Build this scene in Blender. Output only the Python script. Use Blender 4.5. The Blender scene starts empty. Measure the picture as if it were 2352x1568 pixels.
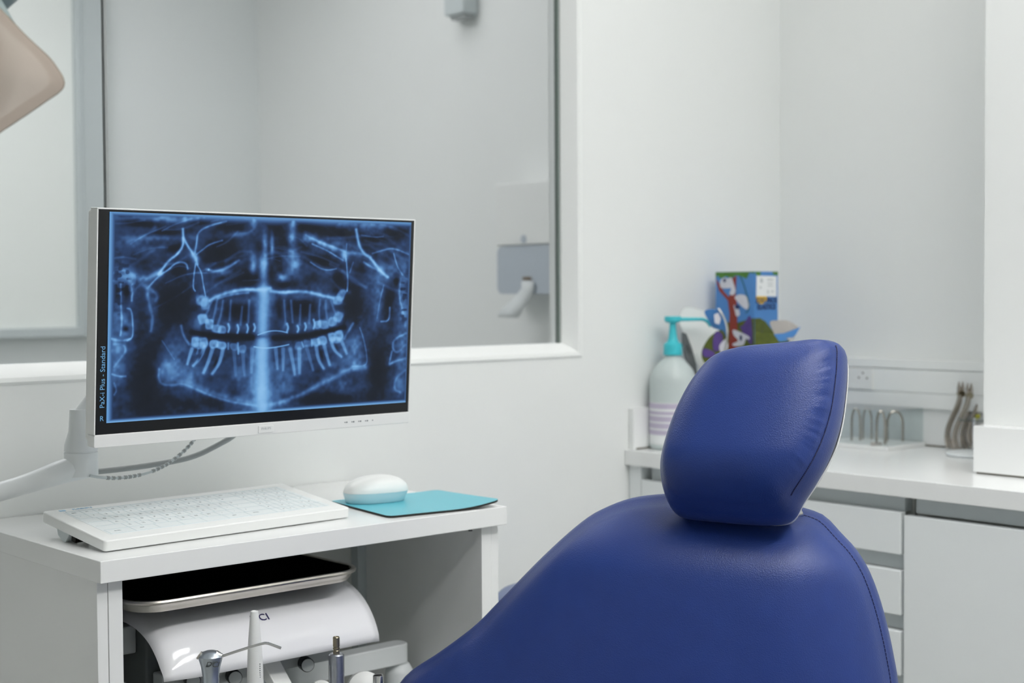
import bpy, bmesh, math, random
import numpy as np
from mathutils import Vector, Matrix

random.seed(7); np.random.seed(7)
SC = bpy.context.scene
COL = SC.collection
PI = math.pi
H = 1.22                                   # camera height above the floor

# ---------------------------------------------------------------- camera
RX = np.array([0.74825569, -0.66338009, -0.00634649])      # camera right
UX = np.array([0.02767493, 0.02165478, 0.99938239])        # camera up
FX = np.array([0.66283295, 0.7479692, -0.03456232])        # camera forward
FPX = 3362.33
cam_data = bpy.data.cameras.new('camera'); cam = bpy.data.objects.new('camera', cam_data); COL.objects.link(cam)
cam.matrix_world = Matrix(((RX[0], UX[0], -FX[0], 0), (RX[1], UX[1], -FX[1], 0), (RX[2], UX[2], -FX[2], H), (0, 0, 0, 1)))
cam_data.sensor_width = 36; cam_data.lens = FPX / 2352 * 36; cam_data.clip_start = 0.02
cam_data.dof.use_dof = True; cam_data.dof.focus_distance = 1.96; cam_data.dof.aperture_fstop = 4.5
SC.camera = cam

# ---------------------------------------------------------------- world and exposure
world = bpy.data.worlds.new('world'); SC.world = world; world.use_nodes = True
world.node_tree.nodes['Background'].inputs[0].default_value = (0.85, 0.93, 1, 1)
world.node_tree.nodes['Background'].inputs[1].default_value = 0.3
SC.view_settings.view_transform = 'Standard'; SC.view_settings.look = 'None'
SC.view_settings.gamma = 1; SC.view_settings.exposure = 0.0; SC.view_settings.use_curve_mapping = False
SC.cycles.max_bounces = 14; SC.cycles.diffuse_bounces = 7; SC.cycles.glossy_bounces = 5
SC.cycles.transmission_bounces = 10; SC.cycles.transparent_max_bounces = 12
SC.cycles.caustics_reflective = False; SC.cycles.caustics_refractive = False

# ceiling lamps of this room: centre x, y, size x, y, radiance ; they are built as fixtures further down
LAMPS = [(1.1, -0.2, 1.6, 0.36, 20.0), (2.1, 1.5, 0.9, 0.6, 3.9), (1.3, 0.6, 1.2, 0.36, 10.0), (2.05, -0.15, 0.5, 0.6, 6.5)]
LAMP_LABELS = ['longest bright ceiling light panel in front of the dental chair', 'soft ceiling light panel above the worktop corner', 'narrow ceiling light panel above the foot of the dental chair', 'small square ceiling light panel nearest the wall column']
LAMPS_BEYOND = [(1.1, 3.7, 1.2, 0.5, 8.8), (2.2, 3.4, 0.8, 0.7, 2.0), (1.1, 2.75, 1.2, 0.5, 3.2)]
CEIL = 2.62

def ray(px, py): return FX + (px - 1176) / FPX * RX - (py - 784) / FPX * UX
def at_x(px, py, v): d = ray(px, py); p = d * (v / d[0]); return Vector((p[0], p[1], p[2] + H))
def at_y(px, py, v): d = ray(px, py); p = d * (v / d[1]); return Vector((p[0], p[1], p[2] + H))
def at_z(px, py, v): d = ray(px, py); p = d * ((v - H) / d[2]); return Vector((p[0], p[1], v))

# ---------------------------------------------------------------- materials
def lin(c):
    return tuple(((v / 255) / 12.92 if v / 255 <= 0.04045 else ((v / 255 + 0.055) / 1.055) ** 2.4) for v in c)
def mat(name, col, rough=0.5, metal=0.0, spec=0.5, coat=0.0, noise=0.0, nscale=30, bump=0.0, bscale=200, trans=0.0, ior=1.45, alpha=1.0, emit=0.0, sss=0.0):
    m = bpy.data.materials.new(name); m.use_nodes = True; nt = m.node_tree; b = nt.nodes['Principled BSDF']
    b.inputs['Base Color'].default_value = (*col, 1); b.inputs['Roughness'].default_value = rough
    b.inputs['Metallic'].default_value = metal; b.inputs['Specular IOR Level'].default_value = spec
    b.inputs['Coat Weight'].default_value = coat; b.inputs['Transmission Weight'].default_value = trans
    b.inputs['IOR'].default_value = ior; b.inputs['Alpha'].default_value = alpha
    if emit:
        b.inputs['Emission Color'].default_value = (*col, 1); b.inputs['Emission Strength'].default_value = emit
    tc = nt.nodes.new('ShaderNodeTexCoord')
    if noise:
        n = nt.nodes.new('ShaderNodeTexNoise'); n.inputs['Scale'].default_value = nscale; n.inputs['Detail'].default_value = 3
        mx = nt.nodes.new('ShaderNodeMix'); mx.data_type = 'RGBA'
        mx.inputs[6].default_value = (*[c * (1 - noise) for c in col], 1); mx.inputs[7].default_value = (*[min(1, c * (1 + noise)) for c in col], 1)
        nt.links.new(tc.outputs['Object'], n.inputs['Vector']); nt.links.new(n.outputs['Fac'], mx.inputs[0])
        nt.links.new(mx.outputs[2], b.inputs['Base Color'])
    if bump:
        n = nt.nodes.new('ShaderNodeTexNoise'); n.inputs['Scale'].default_value = bscale; n.inputs['Detail'].default_value = 3
        bp = nt.nodes.new('ShaderNodeBump'); bp.inputs['Strength'].default_value = bump; bp.inputs['Distance'].default_value = 0.001
        nt.links.new(tc.outputs['Object'], n.inputs['Vector']); nt.links.new(n.outputs['Fac'], bp.inputs['Height'])
        nt.links.new(bp.outputs['Normal'], b.inputs['Normal'])
    return m
M = {}
M['wall'] = mat('white_paint', (0.80, 0.815, 0.805), 0.75, noise=0.012, nscale=3, bump=0.05, bscale=90)
M['wall_beyond'] = mat('pale_paint', (0.77, 0.80, 0.80), 0.7, noise=0.01, nscale=3)
M['ceiling'] = mat('ceiling_paint', (0.82, 0.83, 0.82), 0.9, noise=0.01)
M['floor'] = mat('vinyl_floor', (0.42, 0.42, 0.40), 0.4, noise=0.06, nscale=14)
M['trim'] = mat('white_gloss_trim', (0.83, 0.845, 0.835), 0.4, noise=0.01)
M['laminate'] = mat('white_laminate', (0.815, 0.825, 0.82), 0.2, noise=0.01, nscale=8)
M['laminate_front'] = mat('gloss_laminate', (0.79, 0.82, 0.825), 0.22, noise=0.01, nscale=8)
M['rail'] = mat('grey_rail', (0.58, 0.62, 0.63), 0.4, noise=0.02)
M['inner'] = mat('grey_carcass', (0.60, 0.61, 0.58), 0.45, noise=0.02)
M['gap'] = mat('dark_gap', (0.10, 0.09, 0.06), 0.7, noise=0.1)
M['plastic'] = mat('white_plastic', (0.79, 0.80, 0.79), 0.33, noise=0.01)
M['plastic_cool'] = mat('cool_white_plastic', (0.78, 0.81, 0.82), 0.35, noise=0.01)
M['unit'] = mat('glossy_unit_plastic', (0.85, 0.85, 0.88), 0.12, coat=0.5, noise=0.008)
M['grey_plastic'] = mat('grey_plastic', (0.32, 0.34, 0.34), 0.4, noise=0.03)
M['grip_grey'] = mat('dark_grey_grip', (0.13, 0.14, 0.145), 0.4, noise=0.04)
M['dark_plastic'] = mat('dark_plastic', (0.07, 0.08, 0.08), 0.45, noise=0.05)
M['black'] = mat('black_plastic', (0.006, 0.007, 0.009), 0.25, noise=0.05)
M['rubber'] = mat('black_rubber', (0.010, 0.010, 0.007), 0.7, noise=0.1)
M['tray_black'] = mat('tray_black_liner', (0.004, 0.005, 0.005), 0.8, spec=0.0, noise=0.1)
M['steel'] = mat('brushed_steel', (0.60, 0.57, 0.52), 0.28, metal=1, noise=0.05, nscale=60)
M['chrome'] = mat('chrome', (0.72, 0.72, 0.72), 0.12, metal=1, noise=0.02)
M['satin'] = mat('satin_metal', (0.52, 0.57, 0.62), 0.32, metal=0.9, noise=0.03)
M['dull'] = mat('worn_aluminium', (0.42, 0.44, 0.48), 0.3, metal=0.9, noise=0.25, nscale=90)
M['plier'] = mat('plier_steel', (0.48, 0.43, 0.38), 0.22, metal=1, noise=0.08, nscale=80)
M['gold'] = mat('dull_brass_steel', (0.34, 0.30, 0.22), 0.28, metal=1, noise=0.1)
M['cyan'] = mat('cyan_plastic', (0.05, 0.52, 0.60), 0.38, noise=0.03)
M['pad'] = mat('cyan_mouse_pad', (0.115, 0.47, 0.56), 0.35, noise=0.02)
M['mouse_base'] = mat('pale_cyan_shell', (0.50, 0.67, 0.72), 0.35, noise=0.02)
M['bottle'] = mat('frosted_bottle', (0.70, 0.78, 0.775), 0.35, trans=0.25, noise=0.01)
M['label'] = mat('white_label', (0.80, 0.82, 0.83), 0.45, noise=0.01)
M['lilac'] = mat('lilac_print', (0.52, 0.47, 0.60), 0.5, noise=0.06, nscale=300)
M['clear'] = mat('clear_acrylic', (0.93, 0.97, 0.98), 0.05, trans=1.0, ior=1.3, noise=0.005)
M['card_grey'] = mat('grey_cardboard', (0.36, 0.34, 0.32), 0.45, noise=0.05)
M['ink'] = mat('dark_blue_ink', (0.015, 0.03, 0.12), 0.5, noise=0.05)
M['navy'] = mat('navy_print', (0.012, 0.008, 0.10), 0.4, noise=0.05)
M['greyink'] = mat('grey_ink', (0.16, 0.18, 0.19), 0.5, noise=0.05)
M['legend_grey'] = mat('legend_grey', (0.30, 0.33, 0.34), 0.5, noise=0.05)
M['paleink'] = mat('pale_ink', (0.50, 0.53, 0.54), 0.5, noise=0.05)
M['blueink'] = mat('light_blue_ink', (0.30, 0.52, 0.70), 0.5, noise=0.05)
M['keyline'] = mat('faint_key_outline', (0.60, 0.69, 0.72), 0.4, noise=0.02)
M['keyfield'] = mat('pale_key_field', (0.76, 0.805, 0.815), 0.3, noise=0.01)
M['stool'] = mat('blue_grey_vinyl', (0.17, 0.21, 0.36), 0.45, noise=0.03)
M['thread'] = mat('navy_thread', (0.008, 0.012, 0.07), 0.6, noise=0.1)
M['paper'] = mat('tissue_paper', (0.70, 0.73, 0.74), 0.8, noise=0.01)
M['smoke'] = mat('smoky_cover', (0.45, 0.50, 0.56), 0.3, noise=0.02)
M['brown'] = mat('brown_core', (0.20, 0.15, 0.10), 0.7, noise=0.1)
M['yellow'] = mat('yellow_band', (0.50, 0.48, 0.04), 0.5, noise=0.05)
M['frost'] = mat('frosted_pane', (0.88, 0.91, 0.88), 0.5, noise=0.01)
M['teal_grey'] = mat('teal_grey_plastic', (0.22, 0.28, 0.28), 0.35, noise=0.03)
M['peach'] = mat('peach_acrylic', (0.72, 0.61, 0.53), 0.3, trans=0.25, noise=0.02, nscale=4)
M['edge'] = mat('brown_edge', (0.22, 0.18, 0.12), 0.4, noise=0.05)
M['edge_glass'] = mat('green_glass_edge', (0.16, 0.20, 0.18), 0.2, noise=0.05)
M['lightgrey'] = mat('light_grey_plastic', (0.55, 0.60, 0.61), 0.4, noise=0.02)

def leather():
    m = bpy.data.materials.new('blue_leatherette'); m.use_nodes = True; nt = m.node_tree; b = nt.nodes['Principled BSDF']
    tc = nt.nodes.new('ShaderNodeTexCoord')
    v = nt.nodes.new('ShaderNodeTexVoronoi'); v.inputs['Scale'].default_value = 700
    n = nt.nodes.new('ShaderNodeTexNoise'); n.inputs['Scale'].default_value = 500; n.inputs['Detail'].default_value = 3
    n2 = nt.nodes.new('ShaderNodeTexNoise'); n2.inputs['Scale'].default_value = 30; n2.inputs['Detail'].default_value = 4
    add = nt.nodes.new('ShaderNodeMath'); add.operation = 'ADD'
    mul = nt.nodes.new('ShaderNodeMath'); mul.operation = 'MULTIPLY_ADD'; mul.inputs[1].default_value = 0.6
    nt.links.new(tc.outputs['Object'], v.inputs['Vector']); nt.links.new(tc.outputs['Object'], n.inputs['Vector']); nt.links.new(tc.outputs['Object'], n2.inputs['Vector'])
    nt.links.new(v.outputs['Distance'], add.inputs[0]); nt.links.new(n.outputs['Fac'], add.inputs[1])
    nt.links.new(n2.outputs['Fac'], mul.inputs[0]); nt.links.new(add.outputs[0], mul.inputs[2])
    bp = nt.nodes.new('ShaderNodeBump'); bp.inputs['Strength'].default_value = 0.3; bp.inputs['Distance'].default_value = 0.0007
    nt.links.new(mul.outputs[0], bp.inputs['Height']); nt.links.new(bp.outputs['Normal'], b.inputs['Normal'])
    mx = nt.nodes.new('ShaderNodeMix'); mx.data_type = 'RGBA'; mx.inputs[6].default_value = (0.0125, 0.035, 0.18, 1); mx.inputs[7].default_value = (0.017, 0.046, 0.22, 1)
    nt.links.new(n2.outputs['Fac'], mx.inputs[0]); nt.links.new(mx.outputs[2], b.inputs['Base Color'])
    b.inputs['Roughness'].default_value = 0.37; b.inputs['Specular IOR Level'].default_value = 0.42
    b.inputs['Sheen Weight'].default_value = 0.05; b.inputs['Sheen Roughness'].default_value = 0.5
    b.inputs['Sheen Tint'].default_value = (0.7, 0.75, 0.95, 1)
    return m
M['leather'] = leather()
def thin_glass(name, tint=(0.945, 0.957, 0.958), refl=0.10):
    m = bpy.data.materials.new(name); m.use_nodes = True; nt = m.node_tree
    for n in list(nt.nodes): nt.nodes.remove(n)
    o = nt.nodes.new('ShaderNodeOutputMaterial'); t = nt.nodes.new('ShaderNodeBsdfTransparent'); g = nt.nodes.new('ShaderNodeBsdfGlossy')
    f = nt.nodes.new('ShaderNodeFresnel'); f.inputs['IOR'].default_value = 1.5
    mx = nt.nodes.new('ShaderNodeMixShader'); t.inputs[0].default_value = (*tint, 1); g.inputs['Roughness'].default_value = 0.0
    gm = nt.nodes.new('ShaderNodeNewGeometry'); ft = nt.nodes.new('ShaderNodeMath'); ft.operation = 'MULTIPLY'; iv = nt.nodes.new('ShaderNodeMath'); iv.operation = 'SUBTRACT'; iv.inputs[0].default_value = 1.0
    nt.links.new(gm.outputs['Backfacing'], iv.inputs[1]); nt.links.new(f.outputs[0], ft.inputs[0]); nt.links.new(iv.outputs[0], ft.inputs[1])
    nt.links.new(ft.outputs[0], mx.inputs[0]); nt.links.new(t.outputs[0], mx.inputs[1]); nt.links.new(g.outputs[0], mx.inputs[2]); nt.links.new(mx.outputs[0], o.inputs[0])
    return m
M['glass'] = thin_glass('window_glass')
M['acrylic'] = thin_glass('acrylic_sheet', (0.955, 0.97, 0.97))
def emitter(name, col, s, base=0.8):
    m = bpy.data.materials.new(name); m.use_nodes = True; nt = m.node_tree; b = nt.nodes['Principled BSDF']
    b.inputs['Base Color'].default_value = (base, base, base, 1); b.inputs['Emission Color'].default_value = (*col, 1); b.inputs['Emission Strength'].default_value = s
    return m

# ---------------------------------------------------------------- mesh helpers
class MB:
    def __init__(s): s.v = []; s.f = []; s.m = []; s.mi = 0
    def add(s, vs, fs):
        o = len(s.v); s.v += [Vector(v) for v in vs]; s.f += [tuple(i + o for i in f) for f in fs]; s.m += [s.mi] * len(fs); return s
    def box(s, x0, x1, y0, y1, z0, z1, T=None):
        vs = [Vector((x, y, z)) for x in (x0, x1) for y in (y0, y1) for z in (z0, z1)]
        if T is not None: vs = [T @ v for v in vs]
        return s.add(vs, [(0, 1, 3, 2), (4, 6, 7, 5), (0, 4, 5, 1), (2, 3, 7, 6), (0, 2, 6, 4), (1, 5, 7, 3)])
    def lathe(s, prof, T=None, seg=32, sx=1, sy=1):
        vs = []; n = len(prof)
        for r, z in prof:
            for k in range(seg):
                a = 2 * PI * k / seg; v = Vector((r * math.cos(a) * sx, r * math.sin(a) * sy, z)); vs.append(T @ v if T is not None else v)
        fs = [(i * seg + k, i * seg + (k + 1) % seg, (i + 1) * seg + (k + 1) % seg, (i + 1) * seg + k) for i in range(n - 1) for k in range(seg)]
        if prof[0][0] > 1e-5: fs.append(tuple(range(seg))[::-1])
        if prof[-1][0] > 1e-5: fs.append(tuple((n - 1) * seg + k for k in range(seg)))
        return s.add(vs, fs)
    def tube(s, pts, r, seg=10, flat=1.0, smooth=0):
        P = [Vector(p) for p in pts]
        R = list(r) if hasattr(r, '__len__') else [r] * len(P)
        for _ in range(smooth):
            Q = [P[0]]; S = [R[0]]
            for i in range(len(P) - 1):
                Q += [P[i] * .75 + P[i + 1] * .25, P[i] * .25 + P[i + 1] * .75]; S += [R[i] * .75 + R[i + 1] * .25, R[i] * .25 + R[i + 1] * .75]
            Q.append(P[-1]); S.append(R[-1]); P, R = Q, S
        vs = []; n = len(P); up = None
        for i in range(n):
            d = (P[min(i + 1, n - 1)] - P[max(i - 1, 0)]).normalized()
            if up is None:
                up = Vector((0, 0, 1)) if abs(d.z) < .9 else Vector((1, 0, 0))
            a = d.cross(up).normalized(); up = a.cross(d).normalized()
            for k in range(seg):
                t = 2 * PI * k / seg; vs.append(P[i] + a * (R[i] * math.cos(t)) * flat + up * (R[i] * math.sin(t)))
        fs = [(i * seg + k, i * seg + (k + 1) % seg, (i + 1) * seg + (k + 1) % seg, (i + 1) * seg + k) for i in range(n - 1) for k in range(seg)]
        fs += [tuple(range(seg))[::-1], tuple((n - 1) * seg + k for k in range(seg))]
        return s.add(vs, fs)
    def prism(s, poly, d, T=None):                      # polygon in xy, thickness d along z
        n = len(poly); vs = [Vector((x, y, 0)) for x, y in poly] + [Vector((x, y, d)) for x, y in poly]
        if T is not None: vs = [T @ v for v in vs]
        return s.add(vs, [tuple(range(n))[::-1], tuple(range(n, 2 * n))] + [(i, (i + 1) % n, n + (i + 1) % n, n + i) for i in range(n)])
    def text(s, body, size, T, depth=0.0004, spacing=1.0, shear=0.0, bold=0.0):
        cu = bpy.data.curves.new('t', 'FONT'); cu.body = body; cu.size = size; cu.extrude = depth; cu.align_x = 'CENTER'; cu.align_y = 'CENTER'
        cu.space_character = spacing; cu.shear = shear; cu.resolution_u = 3; cu.offset = bold
        o = bpy.data.objects.new('t', cu); COL.objects.link(o); bpy.context.view_layer.update()
        me = bpy.data.meshes.new_from_object(o.evaluated_get(bpy.context.evaluated_depsgraph_get()))
        s.add([T @ v.co for v in me.vertices], [tuple(p.vertices) for p in me.polygons])
        COL.objects.unlink(o); bpy.data.objects.remove(o); bpy.data.curves.remove(cu); bpy.data.meshes.remove(me)
        return s

ORIG = {}
def setp(o, label=None, cat=None, group=None, kind=None):
    if label: o['label'] = label
    if cat: o['category'] = cat
    if group: o['group'] = group
    if kind: o['kind'] = kind
    return o
def thing(name, loc, label, cat, group=None):
    e = bpy.data.objects.new(name, None); COL.objects.link(e); e.location = loc; e.empty_display_size = 0.05
    ORIG[e.name] = Vector(loc); return setp(e, label, cat, group)
def obj(name, mb, material, parent=None, bevel=0.0, smooth=False, label=None, cat=None, group=None, kind=None, sub=0, recalc=True):
    if parent is not None: org = ORIG[parent.name]
    else:
        xs = [v.x for v in mb.v]; ys = [v.y for v in mb.v]; zs = [v.z for v in mb.v]
        org = Vector(((min(xs) + max(xs)) / 2, (min(ys) + max(ys)) / 2, min(zs)))
    me = bpy.data.meshes.new(name); me.from_pydata([v - org for v in mb.v], [], mb.f)
    mats = material if isinstance(material, list) else [material]
    for m in mats: me.materials.append(m)
    me.polygons.foreach_set('material_index', mb.m)
    if recalc:
        bm = bmesh.new(); bm.from_mesh(me); bmesh.ops.recalc_face_normals(bm, faces=bm.faces); bm.to_mesh(me); bm.free()
    o = bpy.data.objects.new(name, me); COL.objects.link(o)
    if smooth: me.polygons.foreach_set('use_smooth', [True] * len(me.polygons))
    if parent is not None: o.parent = parent
    else: o.location = org
    ORIG[o.name] = org
    if sub:
        md = o.modifiers.new('sub', 'SUBSURF'); md.levels = sub; md.render_levels = sub
    if bevel:
        md = o.modifiers.new('bevel', 'BEVEL'); md.width = bevel; md.segments = 3; md.limit_method = 'ANGLE'; md.angle_limit = math.radians(35)
        me.polygons.foreach_set('use_smooth', [True] * len(me.polygons)); md.harden_normals = True
    elif smooth:
        me.set_sharp_from_angle(angle=math.radians(38))
    return setp(o, label, cat, group, kind)
def struct(name, mb, material, bevel=0.0, parent=None):
    return obj(name, mb, material, parent, bevel, kind='structure' if parent is None else None)
def frame(o, x, y, z):
    x, y, z, o = Vector(x), Vector(y), Vector(z), Vector(o)
    return Matrix(((x.x, y.x, z.x, o.x), (x.y, y.y, z.y, o.y), (x.z, y.z, z.z, o.z), (0, 0, 0, 1)))
def upright(o, facing):      # local x to the right seen from the front, y up, z out along facing
    z = Vector(facing).normalized(); y = Vector((0, 0, 1)); x = y.cross(z).normalized(); y = z.cross(x); return frame(o, x, y, z)
def aim(o, d):               # local z along d
    z = Vector(d).normalized(); a = Vector((0, 0, 1)) if abs(z.z) < .95 else Vector((1, 0, 0)); x = a.cross(z).normalized(); return frame(o, x, z.cross(x), z)
def copy_tree(o, parent=None):
    c = o.copy(); COL.objects.link(c)
    if parent is not None: c.parent = parent
    for ch in [k for k in o.children]: copy_tree(ch, c)
    return c
def catmull(pts, n, closed=True):
    P = [Vector((p[0], p[1])) for p in pts]; N = len(P); out = []; rng = N if closed else N - 1
    dense = []
    for i in range(rng):
        p0 = P[(i - 1) % N] if closed or i > 0 else P[0]; p1 = P[i]; p2 = P[(i + 1) % N]; p3 = P[(i + 2) % N] if closed or i + 2 < N else P[-1]
        for k in range(16):
            t = k / 16; dense.append(0.5 * ((2 * p1) + (p2 - p0) * t + (2 * p0 - 5 * p1 + 4 * p2 - p3) * t * t + (3 * p1 - p0 - 3 * p2 + p3) * t ** 3))
    if not closed: dense.append(P[-1])
    else: dense.append(dense[0])
    L = [0]
    for i in range(1, len(dense)): L.append(L[-1] + (dense[i] - dense[i - 1]).length)
    for k in range(n):
        s = L[-1] * k / (n if closed else n - 1); j = 0
        while j < len(L) - 2 and L[j + 1] < s: j += 1
        u = (s - L[j]) / max(1e-9, L[j + 1] - L[j]); out.append(dense[j] * (1 - u) + dense[j + 1] * u)
    return out

# ---------------------------------------------------------------- the room
CT = H - 0.347          # top of the worktop and of the desk
YW, XR = 2.217, 2.83    # window wall, right wall
YB = 4.56               # far wall of the room beyond the glass
XL, YF = -2.2, -2.4
struct('floor', MB().box(XL - .1, XR + .1, YF - .1, YB + .1, -0.1, 0), M['floor'])
struct('ceiling', MB().box(XL - .1, XR + .1, YF - .1, YB + .1, CEIL, CEIL + .1), M['ceiling'])
struct('wall_right', MB().box(XR, XR + .1, YF - .1, YB + .1, 0, CEIL), M['wall'])
struct('wall_left', MB().box(XL - .1, XL, YF - .1, YB + .1, 0, CEIL), M['wall'])
struct('wall_front', MB().box(XL, XR, YF - .1, YF, 0, CEIL), M['wall'])
zs = H - .141           # sill edge height
OX0, OX1, OZ1 = -0.9, 2.162, 2.35
wb = MB(); wb.box(XL, XR, YW, YW + .1, 0, zs); wb.box(XL, XR, YW, YW + .1, OZ1, CEIL); wb.box(OX1, XR, YW, YW + .1, zs, OZ1); wb.box(XL, OX0, YW, YW + .1, zs, OZ1)
struct('wall_back', wb, M['wall'])
struct('wall_beyond', MB().box(XL, XR, YB, YB + .1, 0, CEIL), M['wall_beyond'])
w1 = thing('window_1', (0.6, YW, zs), 'wide fixed interior window with white moulded casing above the desk', 'window'); w1['kind'] = 'structure'
def casing(a0, a1, b0, b1, prof):        # rings of a rectangular frame; prof: (inset, y)
    mb = MB(); vs = []
    for ins, y in prof:
        vs += [(a0 + ins, y, b0 + ins), (a1 - ins, y, b0 + ins), (a1 - ins, y, b1 - ins), (a0 + ins, y, b1 - ins)]
    fs = [(i * 4 + k, i * 4 + (k + 1) % 4, (i + 1) * 4 + (k + 1) % 4, (i + 1) * 4 + k) for i in range(len(prof) - 1) for k in range(4)]
    return mb.add(vs, fs)
obj('window_casing', casing(OX0, OX1, zs, OZ1, [(-.0005, YW + .02), (-.0005, YW - .001), (.004, YW - .0035), (.011, YW - .001), (.03, YW + .030), (.03, YW + .06)]), M['trim'], w1)
GY = YW + .034
xj = at_y(246, 400, GY).x
pane = MB(); pane.box(OX0 + .03, xj - .0022, GY, GY + .008, zs + .0302, OZ1 - .0302); obj('glass_pane', pane, M['glass'], w1)
pane = MB(); pane.box(xj + .0022, OX1 - .0355, GY, GY + .008, zs + .0302, OZ1 - .0302); obj('glass_pane', pane, M['glass'], w1)
obj('joint_strip', MB().box(xj - .0022, xj + .0022, GY - .001, GY + .009, zs + .0302, OZ1 - .0302), M['grey_plastic'], w1, label='grey sealant joint between the two panes')
obj('pane_edge', MB().box(OX1 - .0355, OX1 - .0302, GY + .001, GY + .009, zs + .0302, OZ1 - .0302), M['edge_glass'], w1, label='dark green glass edge')
# far window in the room beyond
a = at_y(168.7, 752, YB); bx1 = a.x; bz = a.z
w2 = thing('window_2', (1.6, YB - .03, bz), 'frosted window in a pale frame in the room beyond', 'window'); w2['kind'] = 'structure'
fr = MB(); fr.box(bx1, bx1 + .105, YB - .05, YB - .001, bz - .028, 2.4); fr.box(-.2, bx1, YB - .05, YB - .001, bz - .028, bz); fr.box(bx1 + .018, bx1 + .022, YB - .056, YB - .05, bz - .02, 2.4)
obj('window_frame', fr, M['lightgrey'], w2, bevel=.004)
obj('window_pane', MB().box(-.2, bx1 - .001, YB - .03, YB - .02, bz + .001, 2.4), M['frost'], w2)
# column at the right end of the worktop
cy = at_x(2261, 600, 2.505).y
struct('wall_column', MB().box(2.505, XR - .001, YF + .001, cy, CT + .001, CEIL - .001), M['wall'])
# cable trunking on the right wall
tr = MB(); z0, z1 = H - .2635, H - .158
tr.box(XR - .026, XR - .0005, cy + .001, YW - .001, z0, H - .2315); tr.box(XR - .024, XR - .0005, cy + .001, YW - .001, H - .2315, H - .2295)
tr.box(XR - .026, XR - .0005, cy + .001, YW - .001, H - .2295, H - .179); tr.box(XR - .024, XR - .0005, cy + .001, YW - .001, H - .179, H - .1775); tr.box(XR - .028, XR - .0005, cy + .001, YW - .001, H - .1775, z1)
struct('trim_1', tr, M['trim'], bevel=.0012)
struct('baseboard_back', MB().box(XL, 2.3, YW - .012, YW - .0005, 0, .08), M['trim'], bevel=.003)

# ceiling light panels
def panel(x, y, w, d, s, label, grp, col=(0.995, 0.99, 0.975)):
    t = thing('ceiling_light', (x, y, CEIL), label, 'ceiling light', grp)
    fr = MB()
    for q in ((x - w / 2 - .03, x - w / 2, y - d / 2 - .03, y + d / 2 + .03), (x + w / 2, x + w / 2 + .03, y - d / 2 - .03, y + d / 2 + .03), (x - w / 2, x + w / 2, y - d / 2 - .03, y - d / 2), (x - w / 2, x + w / 2, y + d / 2, y + d / 2 + .03)):
        fr.box(*q, CEIL - .025, CEIL - .0005)
    obj('light_frame', fr, M['trim'], t)
    obj('diffuser', MB().box(x - w / 2, x + w / 2, y - d / 2, y + d / 2, CEIL - .018, CEIL - .008), emitter('lit_diffuser', col, s), t)
for i, L in enumerate(LAMPS):
    panel(*L, LAMP_LABELS[i], 'ceiling light panels of the treatment room')
for L, t_ in zip(LAMPS_BEYOND, ('far left', 'right-hand', 'near left')): panel(*L, t_ + ' white ceiling light panel in the room beyond the glass', 'ceiling light panels beyond the glass', (1.0, 0.98, 1.0))

# ---------------------------------------------------------------- worktop with cupboards
XF = 2.29
wt = thing('worktop', (2.55, 1.2, CT), 'long white worktop with a raised back edge, along the right wall', 'worktop')
obj('slab', MB().box(XF, XR - .001, YF + .3, YW - .001, CT - .033, CT), M['laminate'], wt, bevel=.0012)
us = MB(); us.box(XR - .016, XR - .001, cy + .001, YW - .017, CT + .0002, CT + .083); us.box(XF + .012, XR - .001, YW - .016, YW - .001, CT + .0002, CT + .0895)
obj('upstand', us, M['laminate'], wt, bevel=.0012)
sl = MB(); sl.box(XR - .0175, XR - .016, cy + .001, YW - .016, CT + .0001, CT + .003); sl.box(XF + .02, XR - .016, YW - .0175, YW - .016, CT + .0001, CT + .003)
obj('seal_strip', sl, M['gap'], wt, label='dark seal line at the foot of the upstand')
FXX = 2.300
yA, yB_ = 1.523, 2.178
dc = thing('drawer_cabinet', (2.55, (yA + yB_) / 2, 0), 'white handleless drawer cabinet next to the window wall under the worktop', 'cabinet')
obj('body', MB().box(FXX + .045, XR - .004, yA + .002, yB_ + .035, .08, CT - .034), M['inner'], dc)
g = MB(); g.box(FXX + .022, FXX + .044, yA + .008, yB_ - .012, CT - .064, CT - .034); obj('grip_rail', g, M['rail'], dc)
obj('filler_panel', MB().box(FXX + .002, FXX + .044, yB_ + .002, YW - .002, .08, CT - .034), M['laminate_front'], dc, bevel=.001)
zz = [(H - .488, H - .410), (H - .600, H - .518), (H - .712, H - .630), (.085, H - .742)]
for i, (a, b) in enumerate(zz):
    d = MB(); d.box(FXX, FXX + .018, yA + .003, yB_ - .001, a, b); obj('drawer', d, M['laminate_front'], dc, bevel=.0015)
    if i < 3: obj('grip_rail', MB().box(FXX + .022, FXX + .044, yA + .004, yB_ - .002, a - .030, a + .002), M['rail'], dc)
yC = .80
for j, (y0, y1, lab) in enumerate([(yC, yA - .004, 'white cupboard with a wide plain door right of the drawers'), (-.1, yC - .004, 'white cupboard at the near end of the worktop')]):
    cb = thing('cupboard', (2.55, (y0 + y1) / 2, 0), lab, 'cabinet')
    obj('body', MB().box(FXX + .045, XR - .004, y0, y1, .08, CT - .034), M['inner'], cb)
    obj('grip_rail', MB().box(FXX + .022, FXX + .044, y0, y1 - .012, CT - .064, CT - .0375), M['rail'], cb)
    obj('door', MB().box(FXX, FXX + .018, y0 + .002, y1, .085, H - .4145), M['laminate_front'], cb, bevel=.0015)
struct('trim_2', MB().box(FXX + .07, XR - .01, -.1, YW - .002, 0, .0795), M['rail'])

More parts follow.
